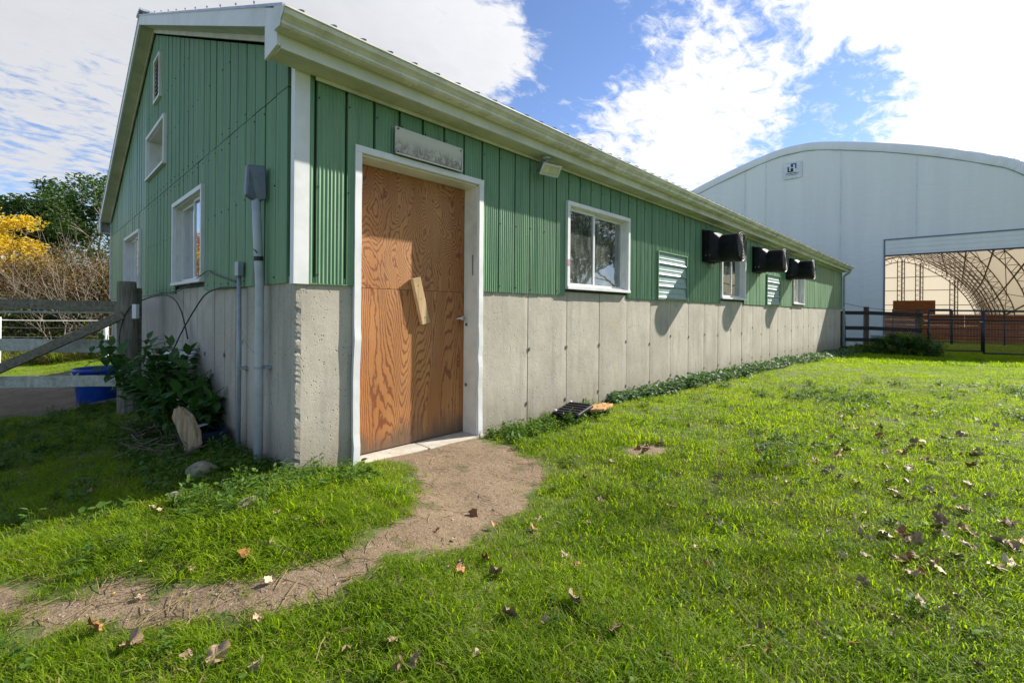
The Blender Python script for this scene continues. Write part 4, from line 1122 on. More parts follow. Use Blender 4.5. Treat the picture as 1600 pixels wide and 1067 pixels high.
slab((-95, 616), (193, 490), .125, .12, .045, 'diagonal_brace', M_rail, dd=-.12)
pp = PXD(202, 0, FD); m = MB()
m.tube([(pp[0], pp[1], -.8), (pp[0]-.01, pp[1], .2), (pp[0]-.025, pp[1], 1.0), (pp[0]-.03, pp[1], 1.40), (pp[0]-.03, pp[1], 1.425)], [.125, .118, .112, .108, .10], 14)
m.build('fence_post', M_post, lf)
pq = PXD(214, 0, FD+.15); MB().box((pq[0]-.05, pq[1]-.05, -.7), (pq[0]+.05, pq[1]+.06, 1.34)).build('split_post', M_rail, lf)
pm = PXD(212, 485, FD-.1); MB().obox(pm, (RT[0], RT[1], 0), (FW[0], FW[1], 0), (0, 0, 1), .03, .03, .10).build('insulator', M_trim, lf, bevel=.006)
pw = PXD(-260, 0, FD); MB().tube([(pw[0], pw[1], -.8), (pw[0], pw[1], 1.4)], .11, 12).build('fence_post', M_post, lf)
# rope fence farther back
rf = thing('rope_fence', tuple(PXD(60, 0, 13))[:2]+(-.9,), 'electric rope fence with white posts behind the paddock rails', 'fence')
for px_, d_ in ((-2, 12.5), (166, 13.5), (-120, 12.0)):
    p = PXD(px_, 0, d_); MB().tube([(p[0], p[1], -1.2), (p[0], p[1], .78)], .05 if px_ < 100 else .06, 8).build('white_post', M_rope, rf, smooth=True)
for z0_, z1_, r_ in ((1.43, 1.1, .006), (.76, .70, .012), (.56, .5, .006), (.3, .25, .006)):
    a, b = PXD(-120, 0, 12.0), PXD(168, 0, 13.5); c_ = PXD(230, 0, 13.9)
    P = [Vector((a[0], a[1], z0_)).lerp(Vector((c_[0], c_[1], z1_)), t)+Vector((0, 0, -.05*math.sin(PI*t))) for t in np.linspace(0, 1, 9)]
    MB().tube(P, r_, 4).build('rope', M_rope if r_ > .01 else M_galv, rf)
# wooden post far left fence second line
# blue tub
tp = PXD(158, 0, 7.5); zg = float(gz(tp[0], tp[1]))
bt = thing('blue_tub', (tp[0], tp[1], zg), 'bright blue plastic feed tub behind the fence rails at the barn wall', 'tub')
m = MB(); K = 40; pr_ = [(.0, 0), (.27, 0), (.285, .02), (.325, .48), (.345, .50), (.35, .54), (.335, .55), (.315, .52), (.26, .05), (0, .04)]
for rr, z in pr_: m.v += [(tp[0]+rr*math.cos(2*PI*k/K), tp[1]+rr*math.sin(2*PI*k/K), zg+z) for k in range(K)]
for i in range(len(pr_)-1):
    for k in range(K): m.f.append((i*K+k, i*K+(k+1) % K, (i+1)*K+(k+1) % K, (i+1)*K+k))
m.build('tub_shell', M_blue, bt, smooth=True)
m = MB()
for a0 in (3.6, .5):
    m.tube([(tp[0]+.36*math.cos(a0+t), tp[1]+.36*math.sin(a0+t), zg+.50-.05*math.sin(PI*(t+.25)/.5)) for t in np.linspace(-.25, .25, 8)], .012, 6)
m.build('rope_handle', M_rope, bt)
def plank(px0, py0, px1, py1, wd, th, name, mt, label, cat, lift=.03, yaw=0):
    a, b = Vector(ghit(px0, py0)), Vector(ghit(px1, py1)); o = MB().beam(a+Vector((0, 0, lift)), b+Vector((0, 0, lift)), wd, th).build(name, mt, bevel=.004); tag(o, label, cat); return o
plank(140, 634, 207, 621, .14, .045, 'loose_board', M_rail, 'grey plank lying in the grass in front of the blue tub', 'board')
# white panel leaning on wall behind the bush
wp = MB().obox(Vector((-.17, 3.15, .30)), (-.35, .93, 0), (.9, .35, -.25), (.25, .08, .95), .30, .015, .26).build('leaning_panel', M_trim, bevel=.004); tag(wp, 'pale board leaning on the concrete behind the leafy bush', 'board')
# split firewood slab
lg = MB(); Q0 = Vector(ghit(297, 712)); r5 = random.Random(9)
pts = [Q0+Vector((0, 0, -.03)), Q0+Vector((.03, .02, .10)), Q0+Vector((.0, .05, .22)), Q0+Vector((-.03, .08, .34)), Q0+Vector((-.06, .10, .42))]
wds = [.03, .085, .10, .085, .035]
for i, (p, w_) in enumerate(zip(pts, wds)):
    for k in range(10):
        a = 2*PI*k/10; rr = w_*(1+r5.uniform(-.18, .18)); q = p+Vector((RT[0], RT[1], 0))*rr*math.cos(a)+Vector((FW[0], FW[1], .2))*rr*.5*math.sin(a)+Vector((0, 0, r5.uniform(-.015, .015))); lg.v.append(tuple(q))
for i in range(4):
    for k in range(10): lg.f.append((i*10+k, i*10+(k+1) % 10, i*10+10+(k+1) % 10, i*10+10+k))
lg.f += [tuple(range(9, -1, -1)), tuple(range(40, 50))]
o = lg.build('firewood_chunk', M_rotten); tag(o, 'split pale chunk of firewood standing under the leafy bush', 'log')
# dark crate beside it
bc = ghit(352, 706); cr = thing('dark_crate', (-.16, 1.62, bc[2]), 'dark blue-black plastic crate in the shade by the thin conduit', 'crate')
zc_ = float(gz(-.2, 1.6)); m = MB()
m.box((-.36, 1.42, zc_), (-.34, 1.86, zc_+.17)); m.box((-.07, 1.42, zc_), (-.05, 1.86, zc_+.17)); m.box((-.34, 1.42, zc_), (-.07, 1.44, zc_+.17)); m.box((-.34, 1.84, zc_), (-.07, 1.86, zc_+.17)); m.box((-.34, 1.44, zc_), (-.07, 1.84, zc_+.02))
m.build('bin', simple('navy_plastic', (.010, .018, .045), .35), cr)
MB().box((-.375, 1.40, zc_+.14), (-.361, 1.88, zc_+.185)).build('rim', MATS['navy_plastic'], cr)
MB().obox((-.22, 1.66, zc_+.20), (1, .3, .1), (-.3, 1, 0), (0, -.1, 1), .05, .03, .004).build('label_scrap', M_trim, cr)
# stones
def stone(px_, py_, s, label, sq=.6, mt=M_stone):
    c_ = Vector(ghit(px_, py_)); bm = bmesh.new(); bmesh.ops.create_icosphere(bm, subdivisions=3, radius=1); r = random.Random(int(px_))
    cuts = [Vector((r.gauss(0, 1), r.gauss(0, 1), r.gauss(0, .8))).normalized() for _ in range(12)]; ds = [r.uniform(.62, .9) for _ in cuts]
    for v in bm.verts:
        for n_, d_ in zip(cuts, ds):
            t = v.co.dot(n_)
            if t > d_: v.co -= n_*(t-d_)*.92
        v.co = Vector((v.co.x*s*1.2, v.co.y*s, v.co.z*s*sq))
    me = bpy.data.meshes.new('stone'); bm.to_mesh(me); bm.free(); me.materials.append(mt); o = bpy.data.objects.new('stone', me); COL.objects.link(o)
    o.location = c_+Vector((0, 0, s*sq*.45)); o.rotation_euler = (0, .1, r.uniform(0, 3)); tag(o, label, 'stone'); return o
stone(318, 742, .095, 'mossy block of stone at the edge of the shade under the conduits', .8)
stone(388, 790, .10, 'flat pale stone half buried in the grass between shade and path', .35)
stone(280, 775, .05, 'small pale stone in the shaded grass left of the mossy block')
# stick pile
m = MB(); r6 = random.Random(4)
for i in range(60):
    c_ = Vector(ghit(r6.uniform(200, 300), r6.uniform(660, 720))); a = r6.uniform(0, PI); l_ = r6.uniform(.12, .4); tl = r6.uniform(-.1, .5); pts = []
    for t in (-1, -.3, .3, 1): pts.append(c_+Vector((math.cos(a)*l_*t/2+r6.uniform(-.02, .02), math.sin(a)*l_*t/2+r6.uniform(-.02, .02), .06+tl*l_*t*.4+r6.uniform(0, .04))))
    m.tube(pts, r6.uniform(.003, .009), 4)
tag(m.build('brush_pile', M_stick), 'tangle of dead sticks beside the firewood chunk', 'brush', kind='stuff')
# black tray + broken board at the long wall
tx = thing('black_tray', (3.15, -.17, -.2), 'flat black ridged plastic tray lying against the concrete beyond the door', 'tray')
zt = -.115; S_ = Matrix.Rotation(math.radians(14), 4, 'Z')
def TT(x, y, z): v = S_ @ Vector((x, y, 0)); return (3.10+v.x, -.24+v.y, zt+z+.06*x)
MB().box((-.26, -.17, 0), (.24, .15, .035), TT).build('tray_body', M_black, tx, bevel=.008)
for a in (-.2, -.1, 0, .1, .2): MB().box((a-.02, -.14, .0355), (a+.02, .12, .047), TT).build('tray_ridge', M_black, tx)
MB().box((-.255, -.178, .036), (.235, -.171, .044), TT).build('tray_edge', M_galv, tx)
for a in (-.24, .21): MB().box((a-.01, .10, .0475), (a+.015, .125, .06), TT).build('tray_clip', M_trim, tx)
bm_ = MB(); r7 = random.Random(1); base_ = []
for k in range(12):
    a = 2*PI*k/12; base_.append((3.50+.20*math.cos(a)*(1+r7.uniform(-.2, .2)), -.36+.11*math.sin(a)*(1+r7.uniform(-.2, .2))))
bm_.v = [(x, y, -.13+.05*(x-3.4)) for x, y in base_]+[(x, y, -.10+.05*(x-3.4)) for x, y in base_]
bm_.f = [tuple(range(11, -1, -1)), tuple(range(12, 24))]+[(k, (k+1) % 12, 12+(k+1) % 12, 12+k) for k in range(12)]
tag(bm_.build('broken_board', simple('rotten_orange_board', (.48, .25, .10), .85, var=.4, scale=25, bump=.5), bevel=.004), 'broken orange-brown scrap of board beside the black tray', 'board')
#PART4
# ================================================================== VEGETATION
def leaf_shape(kind):
    """returns verts (unit length along +x, z up) and faces"""
    if kind == 'nettle':
        xs_ = [0, .10, .3, .5, .72, .9, 1.0]; w_ = [0, .15, .26, .27, .17, .06, 0]; vs = []; fs = []
        for x, h in zip(xs_, w_):
            z = -.35*x*x+.12*x
            vs += [(x, -h, z+.06*h*3), (x, 0, z), (x, h, z+.06*h*3)]
        for i in range(6): a = 3*i; fs += [(a, a+3, a+4, a+1), (a+1, a+4, a+5, a+2)]
        return vs, fs
    if kind == 'round':
        vs = [(.25, 0, .0)]; fs = []; N = 8
        for k in range(N+1): a = -2.7+5.4*k/N; rr = .5*(1+.08*(-1)**k); vs.append((.5+rr*math.cos(a), rr*math.sin(a), .10))
        for k in range(N): fs.append((0, k+1, k+2))
        return vs, fs
    if kind == 'oval':
        vs = [(0, 0, 0), (.3, -.2, .06), (.7, -.17, .0), (1, 0, -.12), (.7, .17, .0), (.3, .2, .06), (.5, 0, -.0)]
        return vs, [(0, 1, 6), (1, 2, 6), (2, 3, 6), (3, 4, 6), (4, 5, 6), (5, 0, 6)]
def xf(vs, s, M_, t): return [tuple(M_ @ (Vector(v)*s)+t) for v in vs]
def mesh_only(mb, name, mats):
    me = bpy.data.meshes.new(name); me.from_pydata([tuple(v) for v in mb.v], [], mb.f)
    for m_ in mats: me.materials.append(m_)
    return me
def grass_tuft(seed, n_, L0, L1, W, R_, splay, dry=.06, curl=.5):
    r = random.Random(seed); mb = MB(); mi = []
    for _ in range(n_):
        a = r.uniform(0, 2*PI); rr = R_*math.sqrt(r.random()); b = Vector((rr*math.cos(a), rr*math.sin(a), -.01))
        d_ = r.uniform(0, 2*PI); sp = splay*r.random()+.05; Lb = r.uniform(L0, L1); w_ = W*r.uniform(.6, 1.3)
        out_ = Vector((math.cos(d_), math.sin(d_), 0)); side = Vector((-math.sin(d_), math.cos(d_), 0)); k = len(mb.v)
        p = b.copy(); ang_ = sp; st = 4
        for i in range(st):
            t = i/st; ww = w_*(1-.55*t*t)/2; mb.v += [tuple(p-side*ww), tuple(p+side*ww)]
            p = p+(out_*math.sin(ang_)+Vector((0, 0, 1))*math.cos(ang_))*Lb/st; ang_ += curl*r.uniform(.5, 1.4)*.6
        mb.v.append(tuple(p)); isdry = r.random() < dry
        for i in range(st-1): mb.f.append((k+2*i, k+2*i+1, k+2*i+3, k+2*i+2)); mi.append(isdry)
        mb.f.append((k+2*st-2, k+2*st-1, k+2*st)); mi.append(isdry)
    me = mesh_only(mb, 'grass_tuft', [M_grass, M_grassdry]); me.polygons.foreach_set('material_index', [int(x) for x in mi]); me.polygons.foreach_set('use_smooth', [True]*len(mi)); return me
def leaf_tuft(seed, n_, s0, s1, kind, R_, h, mt, upr=.5, stem=True):
    r = random.Random(seed); mb = MB(); vs, fs = leaf_shape(kind)
    for _ in range(n_):
        a = r.uniform(0, 2*PI); rr = R_*math.sqrt(r.random()); p = Vector((rr*math.cos(a), rr*math.sin(a), h*r.random()))
        M_ = (Matrix.Rotation(r.uniform(0, 2*PI), 3, 'Z') @ Matrix.Rotation(-r.uniform(-.2, upr), 3, 'Y') @ Matrix.Rotation(r.uniform(-.5, .5), 3, 'X'))
        mb.add(xf(vs, r.uniform(s0, s1), M_, p), fs)
        if stem and p[2] > .02: mb.tube([(p[0]*.6, p[1]*.6, -.01), tuple(p)], .0012, 3, cap=False)
    me = mesh_only(mb, 'leaf_tuft', [mt]); me.polygons.foreach_set('use_smooth', [True]*len(me.polygons)); return me

def scatter(name, meshes, P, rotz, tilt, scl, idx, label, cat=None, kind='stuff'):
    """one object whose geometry nodes place tufts on given points"""
    col = bpy.data.collections.new(name+'_source')
    for i, me in enumerate(meshes):
        o = bpy.data.objects.new('%s_source_%02d' % (name, i), me); col.objects.link(o)
    me = bpy.data.meshes.new(name); me.from_pydata(P.tolist(), [], [])
    rot = np.stack([tilt[:, 0], tilt[:, 1], rotz], -1).astype(np.float32)
    me.attributes.new('rot', 'FLOAT_VECTOR', 'POINT').data.foreach_set('vector', rot.reshape(-1))
    me.attributes.new('scl', 'FLOAT', 'POINT').data.foreach_set('value', scl.astype(np.float32))
    me.attributes.new('idx', 'INT', 'POINT').data.foreach_set('value', idx.astype(np.int32))
    ob = bpy.data.objects.new(name, me); COL.objects.link(ob)
    ng = bpy.data.node_groups.new(name+'_nodes', 'GeometryNodeTree')
    ng.interface.new_socket('Geometry', in_out='INPUT', socket_type='NodeSocketGeometry'); ng.interface.new_socket('Geometry', in_out='OUTPUT', socket_type='NodeSocketGeometry')
    N = ng.nodes; Lk = ng.links; gi = N.new('NodeGroupInput'); go_ = N.new('NodeGroupOutput')
    ci = N.new('GeometryNodeCollectionInfo'); ci.inputs['Collection'].default_value = col; ci.inputs['Separate Children'].default_value = True; ci.inputs['Reset Children'].default_value = True
    ip = N.new('GeometryNodeInstanceOnPoints'); ip.inputs['Pick Instance'].default_value = True
    def attr(nm, t):
        a = N.new('GeometryNodeInputNamedAttribute'); a.data_type = t; a.inputs['Name'].default_value = nm; return a.outputs['Attribute']
    Lk.new(gi.outputs[0], ip.inputs['Points']); Lk.new(ci.outputs[0], ip.inputs['Instance'])
    Lk.new(attr('idx', 'INT'), ip.inputs['Instance Index']); Lk.new(attr('scl', 'FLOAT'), ip.inputs['Scale'])
    er = N.new('FunctionNodeEulerToRotation'); Lk.new(attr('rot', 'FLOAT_VECTOR'), er.inputs[0]); Lk.new(er.outputs[0], ip.inputs['Rotation'])
    Lk.new(ip.outputs[0], go_.inputs[0])
    md = ob.modifiers.new('scatter', 'NODES'); md.node_group = ng
    ob['kind'] = kind; ob['label'] = label
    if cat: ob['category'] = cat
    return ob
def vnoise(X, Y, s, seed=0):
    r = np.random.default_rng(seed); T = r.random((64, 64)); x, y = X*s, Y*s; xi, yi = np.floor(x).astype(int), np.floor(y).astype(int); fx, fy = x-xi, y-yi
    fx = fx*fx*(3-2*fx); fy = fy*fy*(3-2*fy); g = lambda a, b: T[a % 64, b % 64]
    return (g(xi, yi)*(1-fx)+g(xi+1, yi)*fx)*(1-fy)+(g(xi, yi+1)*(1-fx)+g(xi+1, yi+1)*fx)*fy
def field(d0, d1, dens, xl=-150, xr=1760):
    """random ground points in the wedge of view between depths d0..d1 (plus a margin for a step aside)"""
    tl, tr = (xl-800)/FPX, (xr-800)/FPX; A_ = (tr-tl)*(d1*d1-d0*d0)/2; n_ = int(A_*dens)
    dd = np.sqrt(rng.uniform(d0*d0, d1*d1, n_)); tt = rng.uniform(tl, tr, n_)
    X = CAM[0]+dd*(FW[0]+tt*RT[0]); Y = CAM[1]+dd*(FW[1]+tt*RT[1]); return X, Y
def keep_ground(X, Y, path=True):
    k = ~((X > -.03) & (Y > -.04) & (X < L+.1) & (Y < Wd)) & ~((X > .38) & (X < 1.92) & (Y > -.09) & (Y < .3)) & (X < X1+18)
    k &= ~((X > X1-.1) & ((Y > DY1) | (Y < DY0)))
    if path:
        dv = dirt_val(X, Y); u_ = rng.random(len(X)); nz_ = vnoise(X, Y, 9, 3)
        k &= (dv+.8*(nz_-.5)+.35*(u_-.5) < .32) | (rng.random(len(X)) < .03*(dv < .99)) 
    return k
XS, YS, BAND = [], [], []
for bi, (d0, d1, dens) in enumerate(((.9, 2.6, 1000), (2.6, 4.5, 620), (4.5, 8, 330), (8, 14, 130), (14, 27, 45), (27, 46, 14))):
    X, Y = field(d0, d1, dens); k = keep_ground(X, Y); XS.append(X[k]); YS.append(Y[k]); BAND.append(np.full(k.sum(), bi))
X = np.concatenate(XS); Y = np.concatenate(YS); B = np.concatenate(BAND); n_ = len(X)
print('grass tufts', n_)
tufts = [grass_tuft(1, 24, .035, .085, .0036, .055, .9, .06), grass_tuft(2, 24, .03, .07, .0040, .055, 1.1, .10), grass_tuft(3, 20, .05, .11, .0044, .05, .9, .06, .7),
         grass_tuft(4, 30, .02, .055, .0034, .055, 1.2, .24), grass_tuft(5, 18, .09, .19, .0055, .03, .8, .04, .8), grass_tuft(6, 26, .05, .11, .012, .16, .8, .06, .5)]
big_ = vnoise(X, Y, 1.1, 5); mid_ = vnoise(X, Y, 3.2, 6)
idx = rng.choice(4, n_, p=[.33, .3, .2, .17]); th_ = vnoise(X, Y, 2.3, 21); idx = np.where((th_ > .68) & (rng.random(n_) < .6), 3, idx); idx = np.where(B >= 4, 5, idx)
edge = np.clip(dirt_val(X, Y)*2.2, 0, 1)
scl = (.62+.55*big_+.35*mid_)*rng.uniform(.75, 1.25, n_)*(1-.45*edge); scl = np.where(B >= 4, scl*1.0, scl)
scl = np.where((Y > .2) & (X < 0), scl*.8, scl)
# longer tufts at the wall foot and on the corner bank
wallfoot = ((Y > -.35) & (Y < 0) & (X > 1.9)) | ((X > -1.0) & (X < .45) & (Y > -1.2) & (Y < -.05)) | ((X > -.5) & (X < 0) & (Y > 0) & (Y < 1.3)) | ((X > 1.9) & (X < 3.3) & (Y > -.8) & (Y < 0))
pick = wallfoot & (rng.random(n_) < .16); idx = np.where(pick, 4, idx); scl = np.where(pick, rng.uniform(.6, 1.05, n_), scl)
Z = gz(X, Y)
scatter('grass', tufts, np.stack([X, Y, Z], -1), rng.uniform(0, 2*PI, n_), rng.normal(0, .12, (n_, 2)), scl, idx, 'green lawn grass around the barn')
# broad-leaved weeds in the lawn
X, Y = field(1.0, 9, 60); k = keep_ground(X, Y); X, Y = X[k], Y[k]
dens_ = vnoise(X, Y, .9, 11)+.5*vnoise(X, Y, 3, 12); left = (X < .9) & (Y < .4)
k = (dens_ > 1.0) | (left & (dens_ > .85)) | (rng.random(len(X)) < .08); X, Y = X[k], Y[k]
X2_, Y2_ = rng.uniform(-.7, .48, 190), rng.uniform(-.55, .0, 190); k = keep_ground(X2_, Y2_); X, Y = np.r_[X, X2_[k]], np.r_[Y, Y2_[k]]
X2_, Y2_ = rng.uniform(1.86, 3.6, 260), rng.uniform(-.45, -.04, 260); k = keep_ground(X2_, Y2_, False); X, Y = np.r_[X, X2_[k]], np.r_[Y, Y2_[k]]
X2_, Y2_ = rng.uniform(-.75, -.05, 500), rng.uniform(.0, 3.4, 500); X, Y = np.r_[X, X2_], np.r_[Y, Y2_]
X2_, Y2_ = rng.uniform(-3.2, -.5, 420), rng.uniform(2.6, 5.3, 420); X, Y = np.r_[X, X2_], np.r_[Y, Y2_]
n_ = len(X); weeds = [leaf_tuft(21, 9, .025, .045, 'round', .05, .06, M_weed), leaf_tuft(22, 7, .04, .075, 'oval', .035, .04, M_weed, .9, False), leaf_tuft(23, 14, .018, .03, 'round', .06, .05, M_weed), leaf_tuft(24, 16, .03, .05, 'oval', .05, .11, M_weed, .7)]
scatter('lawn_weeds', weeds, np.stack([X, Y, gz(X, Y)+.01], -1), rng.uniform(0, 2*PI, n_), rng.normal(0, .15, (n_, 2)), rng.uniform(.6, 1.25, n_)*np.clip(np.hypot(X-CAM[0], Y-CAM[1])/3.6, .5, 1), rng.choice(4, n_, p=[.3, .25, .2, .25]), 'broad-leaved weeds growing in the lawn and along the wall foot')
# ground ivy strip at the foot of the long wall
n_ = 3600; X = rng.uniform(4.2, L+.4, n_); wdt = np.interp(X, [4.2, 6, 8, 12, 22], [.05, .16, .22, .26, .5]); Y = -.05-np.abs(rng.normal(0, .5, n_))*wdt
h_ = np.interp(X, [4.2, 6, 22], [.0, .03, .09])*rng.random(n_)
iv = [leaf_tuft(31, 12, .035, .065, 'round', .07, .08, M_ivy), leaf_tuft(32, 10, .045, .075, 'oval', .07, .10, M_ivy)]
scatter('ground_ivy', iv, np.stack([X, Y, gz(X, Y)+h_], -1), rng.uniform(0, 2*PI, n_), rng.normal(0, .3, (n_, 2)), rng.uniform(.8, 1.5, n_), rng.choice(2, n_), 'pale green ground ivy creeping along the foot of the concrete wall')
# rank weeds under the right fence
n_ = 900; t_ = rng.random(n_)*1.12-.02; q_ = np.array([list(onf(float(a), 0)) for a in t_]); X = q_[:, 0]+rng.normal(0, .28, n_)-.1; Y = q_[:, 1]+rng.normal(0, .28, n_)
h_ = np.where(t_ > .35, .75*np.exp(-((t_-.8)/.32)**2), .05)*rng.random(n_)
fw = [leaf_tuft(41, 30, .07, .13, 'oval', .20, .25, MATS['nettle_leaves']), leaf_tuft(42, 26, .06, .10, 'round', .2, .2, M_ivy), grass_tuft(43, 40, .2, .5, .012, .15, .8, .3, .6)]
scatter('fence_weeds', fw, np.stack([X, Y, gz(X, Y)+h_], -1), rng.uniform(0, 2*PI, n_), rng.normal(0, .25, (n_, 2)), rng.uniform(.6, 1.1, n_), rng.choice(3, n_, p=[.55, .2, .25]), 'rank weeds and brush grown up under the board fence')
# straw and grit on the path
m = MB(); r8 = random.Random(12); c0 = 0
for _ in range(1500):
    if c0 >= 260: break
    px_, py_ = r8.uniform(0, 860), r8.uniform(690, 990); g_ = ghit(px_, py_); dv = float(dirt_val(np.array([g_[0]]), np.array([g_[1]]))[0])
    if dv < .15 or (dv > .9 and r8.random() < .6): continue
    a = r8.uniform(0, PI); l_ = r8.uniform(.03, .16); c_ = Vector(g_)+Vector((0, 0, .008)); dx = Vector((math.cos(a), math.sin(a), r8.uniform(-.05, .15)))*l_/2
    m.tube([c_-dx, c_+Vector((r8.uniform(-.01, .01), r8.uniform(-.01, .01), .004)), c_+dx], r8.uniform(.0009, .002), 3); c0 += 1
tag(m.build('straw', M_grassdry), 'bits of dry straw scattered over the dirt path', kind='stuff')
m = MB(); c0 = 0
for _ in range(6000):
    if c0 >= 500: break
    px_, py_ = r8.uniform(0, 860), r8.uniform(690, 990); g_ = ghit(px_, py_); dv = float(dirt_val(np.array([g_[0]]), np.array([g_[1]]))[0])
    if dv < .6: continue
    s_ = r8.uniform(.0015, .005)*(2 if r8.random() < .05 else 1); c_ = Vector(g_)
    m.obox(c_, (r8.gauss(0, 1), r8.gauss(0, 1), .2), (r8.gauss(0, 1), r8.gauss(0, 1), .3), (r8.gauss(0, .3), r8.gauss(0, .3), 1), s_, s_*.8, s_*.6); c0 += 1
tag(m.build('gravel', simple('path_grit', (.28, .22, .16), .9, var=.4, scale=200)), 'small pebbles and crumbs of soil on the dirt path', kind='stuff')
# long stray straw stems in the grass
for i, (a, b) in enumerate((((652, 888), (745, 868)), ((398, 858), (520, 905)), ((498, 1052), (512, 1020)))):
    pa, pb = Vector(ghit(*a)), Vector(ghit(*b)); o = MB().tube([pa+Vector((0, 0, .05)), pa.lerp(pb, .5)+Vector((0, 0, .07)), pb+Vector((0, 0, .06))], .0022, 4).build('straw_stem', M_grassdry)
    tag(o, ('long dry straw stem lying on the grass right of the path bend', 'dry straw stem crossing the narrow part of the path', 'dry bent stem in the grass at the bottom of the photo')[i], 'straw')

# ---- nettle bush at the gable
bush = thing('nettle_bush', (-.35, 2.6, float(gz(-.35, 2.6))), 'leafy dark green nettle bush leaning out from the gable wall beside the fence post', 'bush')
vs, fs = leaf_shape('nettle'); LM = []
for k in range(3):
    r = random.Random(50+k); mb = MB(); vv = [(x, y*r.uniform(.95, 1.1), z+r.uniform(-.01, .01)) for x, y, z in vs]; mb.v = vv; mb.f = fs
    me = mesh_only(mb, 'leaf', [M_nettle]); me.polygons.foreach_set('use_smooth', [True]*len(me.polygons)); LM.append(me)
r = random.Random(77); stems = MB(); lc = 0; leaves = []
tips = [(143, 548, 5.6), (160, 530, 5.5), (232, 528, 5.2), (250, 545, 5.0), (272, 560, 4.9), (292, 572, 4.7), (215, 560, 5.1), (190, 590, 5.2), (320, 600, 4.6), (340, 625, 4.5), (262, 530, 5.4), (240, 590, 4.9), (300, 545, 5.3), (205, 600, 5.0),
        (352, 640, 4.7), (280, 610, 4.5), (225, 615, 4.9), (310, 640, 4.4), (360, 625, 4.9), (250, 570, 5.5), (180, 570, 5.4), (330, 590, 4.9), (270, 585, 5.3), (345, 655, 4.6), (240, 640, 4.7)]
for (tx_, ty_, dd) in tips:
    tip = PXD(tx_, ty_, dd); root = Vector((-.30+r.uniform(-.12, .12), 2.35+r.uniform(-.5, .6), 0))
    if tx_ > 330: root = Vector((-.2+r.uniform(-.05, .05), 1.75+r.uniform(-.1, .2), 0))
    root[2] = float(gz(root[0], root[1])); ctrl = root.lerp(tip, .5)+Vector((0, 0, .28)); ctrl[2] = max(ctrl[2], tip[2]*.8)
    P = [root*(1-t)**2+ctrl*2*t*(1-t)+tip*t*t for t in np.linspace(0, 1, 14)]
    stems.tube(P, [.006-.004*i/13 for i in range(14)], 5)
    for j in range(4, 14):
        ax = (P[min(j+1, 13)]-P[j-1]).normalized(); side = ax.cross(Vector((0, 0, 1))).normalized(); up_ = side.cross(ax)
        if side[0] < -2: side = -side
        for s_ in (0, 1):
            if len(leaves) >= 290*1.6: break
            a = (PI/2)*(j % 2)+PI*s_+r.uniform(-.4, .4); dirl = (side*math.cos(a)+up_*math.sin(a)*.6+ax*.45).normalized(); Ls = (.105+.065*math.sin(PI*(j-3)/12))*r.uniform(.8, 1.25)*(.7 if j == 13 else 1)
            leaves.append((P[j], dirl, Ls))
for (p_, dirl, Ls) in leaves[:296]:
    o = bpy.data.objects.new('leaf', r.choice(LM)); COL.objects.link(o); o.parent = bush; o.location = p_-wl(bush)
    zax = (Vector((0, 0, 1))-dirl*dirl[2]).normalized(); yax = zax.cross(dirl); M_ = Matrix((dirl, yax, zax)).transposed(); o.rotation_euler = M_.to_euler(); o.scale = (Ls, Ls, Ls)
stems.build('stem', M_weed, bush, smooth=True)
mb = MB()
for (p_, dirl, Ls) in leaves[296:]+[(l[0]+Vector((r.uniform(-.1, .06), r.uniform(-.1, .1), r.uniform(-.16, -.03))), Vector((r.gauss(0, 1), r.gauss(0, 1), r.gauss(0, .3))).normalized(), l[2]*.85) for l in leaves]:
    zax = (Vector((0, 0, 1))-dirl*dirl[2]).normalized(); yax = zax.cross(dirl); M_ = Matrix((dirl, yax, zax)).transposed(); mb.add(xf(vs, Ls, M_, p_), fs)
mb.build('foliage', M_nettle, bush, smooth=True, recalc=False)['kind'] = 'stuff'

# ---- trees
def branch(mb, tips_, p, d_, l_, r_, lev, r, up=.15, wob=.35, k=5, nb=(2, 4), ratio=.68):
    n_ = 4; P = [p.copy()]; R_ = [r_]
    for i in range(n_):
        d_ = (d_+Vector((r.gauss(0, wob*.35), r.gauss(0, wob*.35), r.gauss(0, wob*.25)+up*.3))).normalized(); p = p+d_*l_/n_; P.append(p.copy()); R_.append(r_*(1-.42*(i+1)/n_))
    mb.tube(P, R_, max(3, k), cap=False)
    if lev == 0: tips_.append((p, d_)); return
    for b in range(r.randint(*nb)):
        t = r.choice((2, 3, 4, 4)); q = P[t]; ax = Vector((r.gauss(0, 1), r.gauss(0, 1), r.gauss(0, .6))); ax = (ax-d_*ax.dot(d_)).normalized(); nd_ = (d_+ax*r.uniform(.5, 1.1)).normalized()
        branch(mb, tips_, q, nd_, l_*ratio*r.uniform(.8, 1.2), R_[t]*.66, lev-1, r, up, wob, max(3, k-1), nb, ratio)
    branch(mb, tips_, P[-1], d_, l_*ratio, R_[-1]*.85, lev-1, r, up, wob, max(3, k-1), nb, ratio)
def crown(mb, centers, rad, n_, s0, s1, r, flat=.7):
    for _ in range(n_):
        c_ = r.choice(centers); v = Vector((r.gauss(0, 1), r.gauss(0, 1), r.gauss(0, 1))).normalized()*rad*(r.random()**.45); v[2] *= flat
        p = c_+v; s = r.uniform(s0, s1); a = Vector((r.gauss(0, 1), r.gauss(0, 1), r.gauss(0, .5))).normalized(); b = a.cross(Vector((r.gauss(0, 1), r.gauss(0, 1), r.gauss(0, 1)))).normalized()
        c2 = a.cross(b)*.2*s
        mb.add([p-a*s, p-b*s*.45+c2, p+a*s, p+b*s*.45+c2], [(0, 1, 2, 3)])
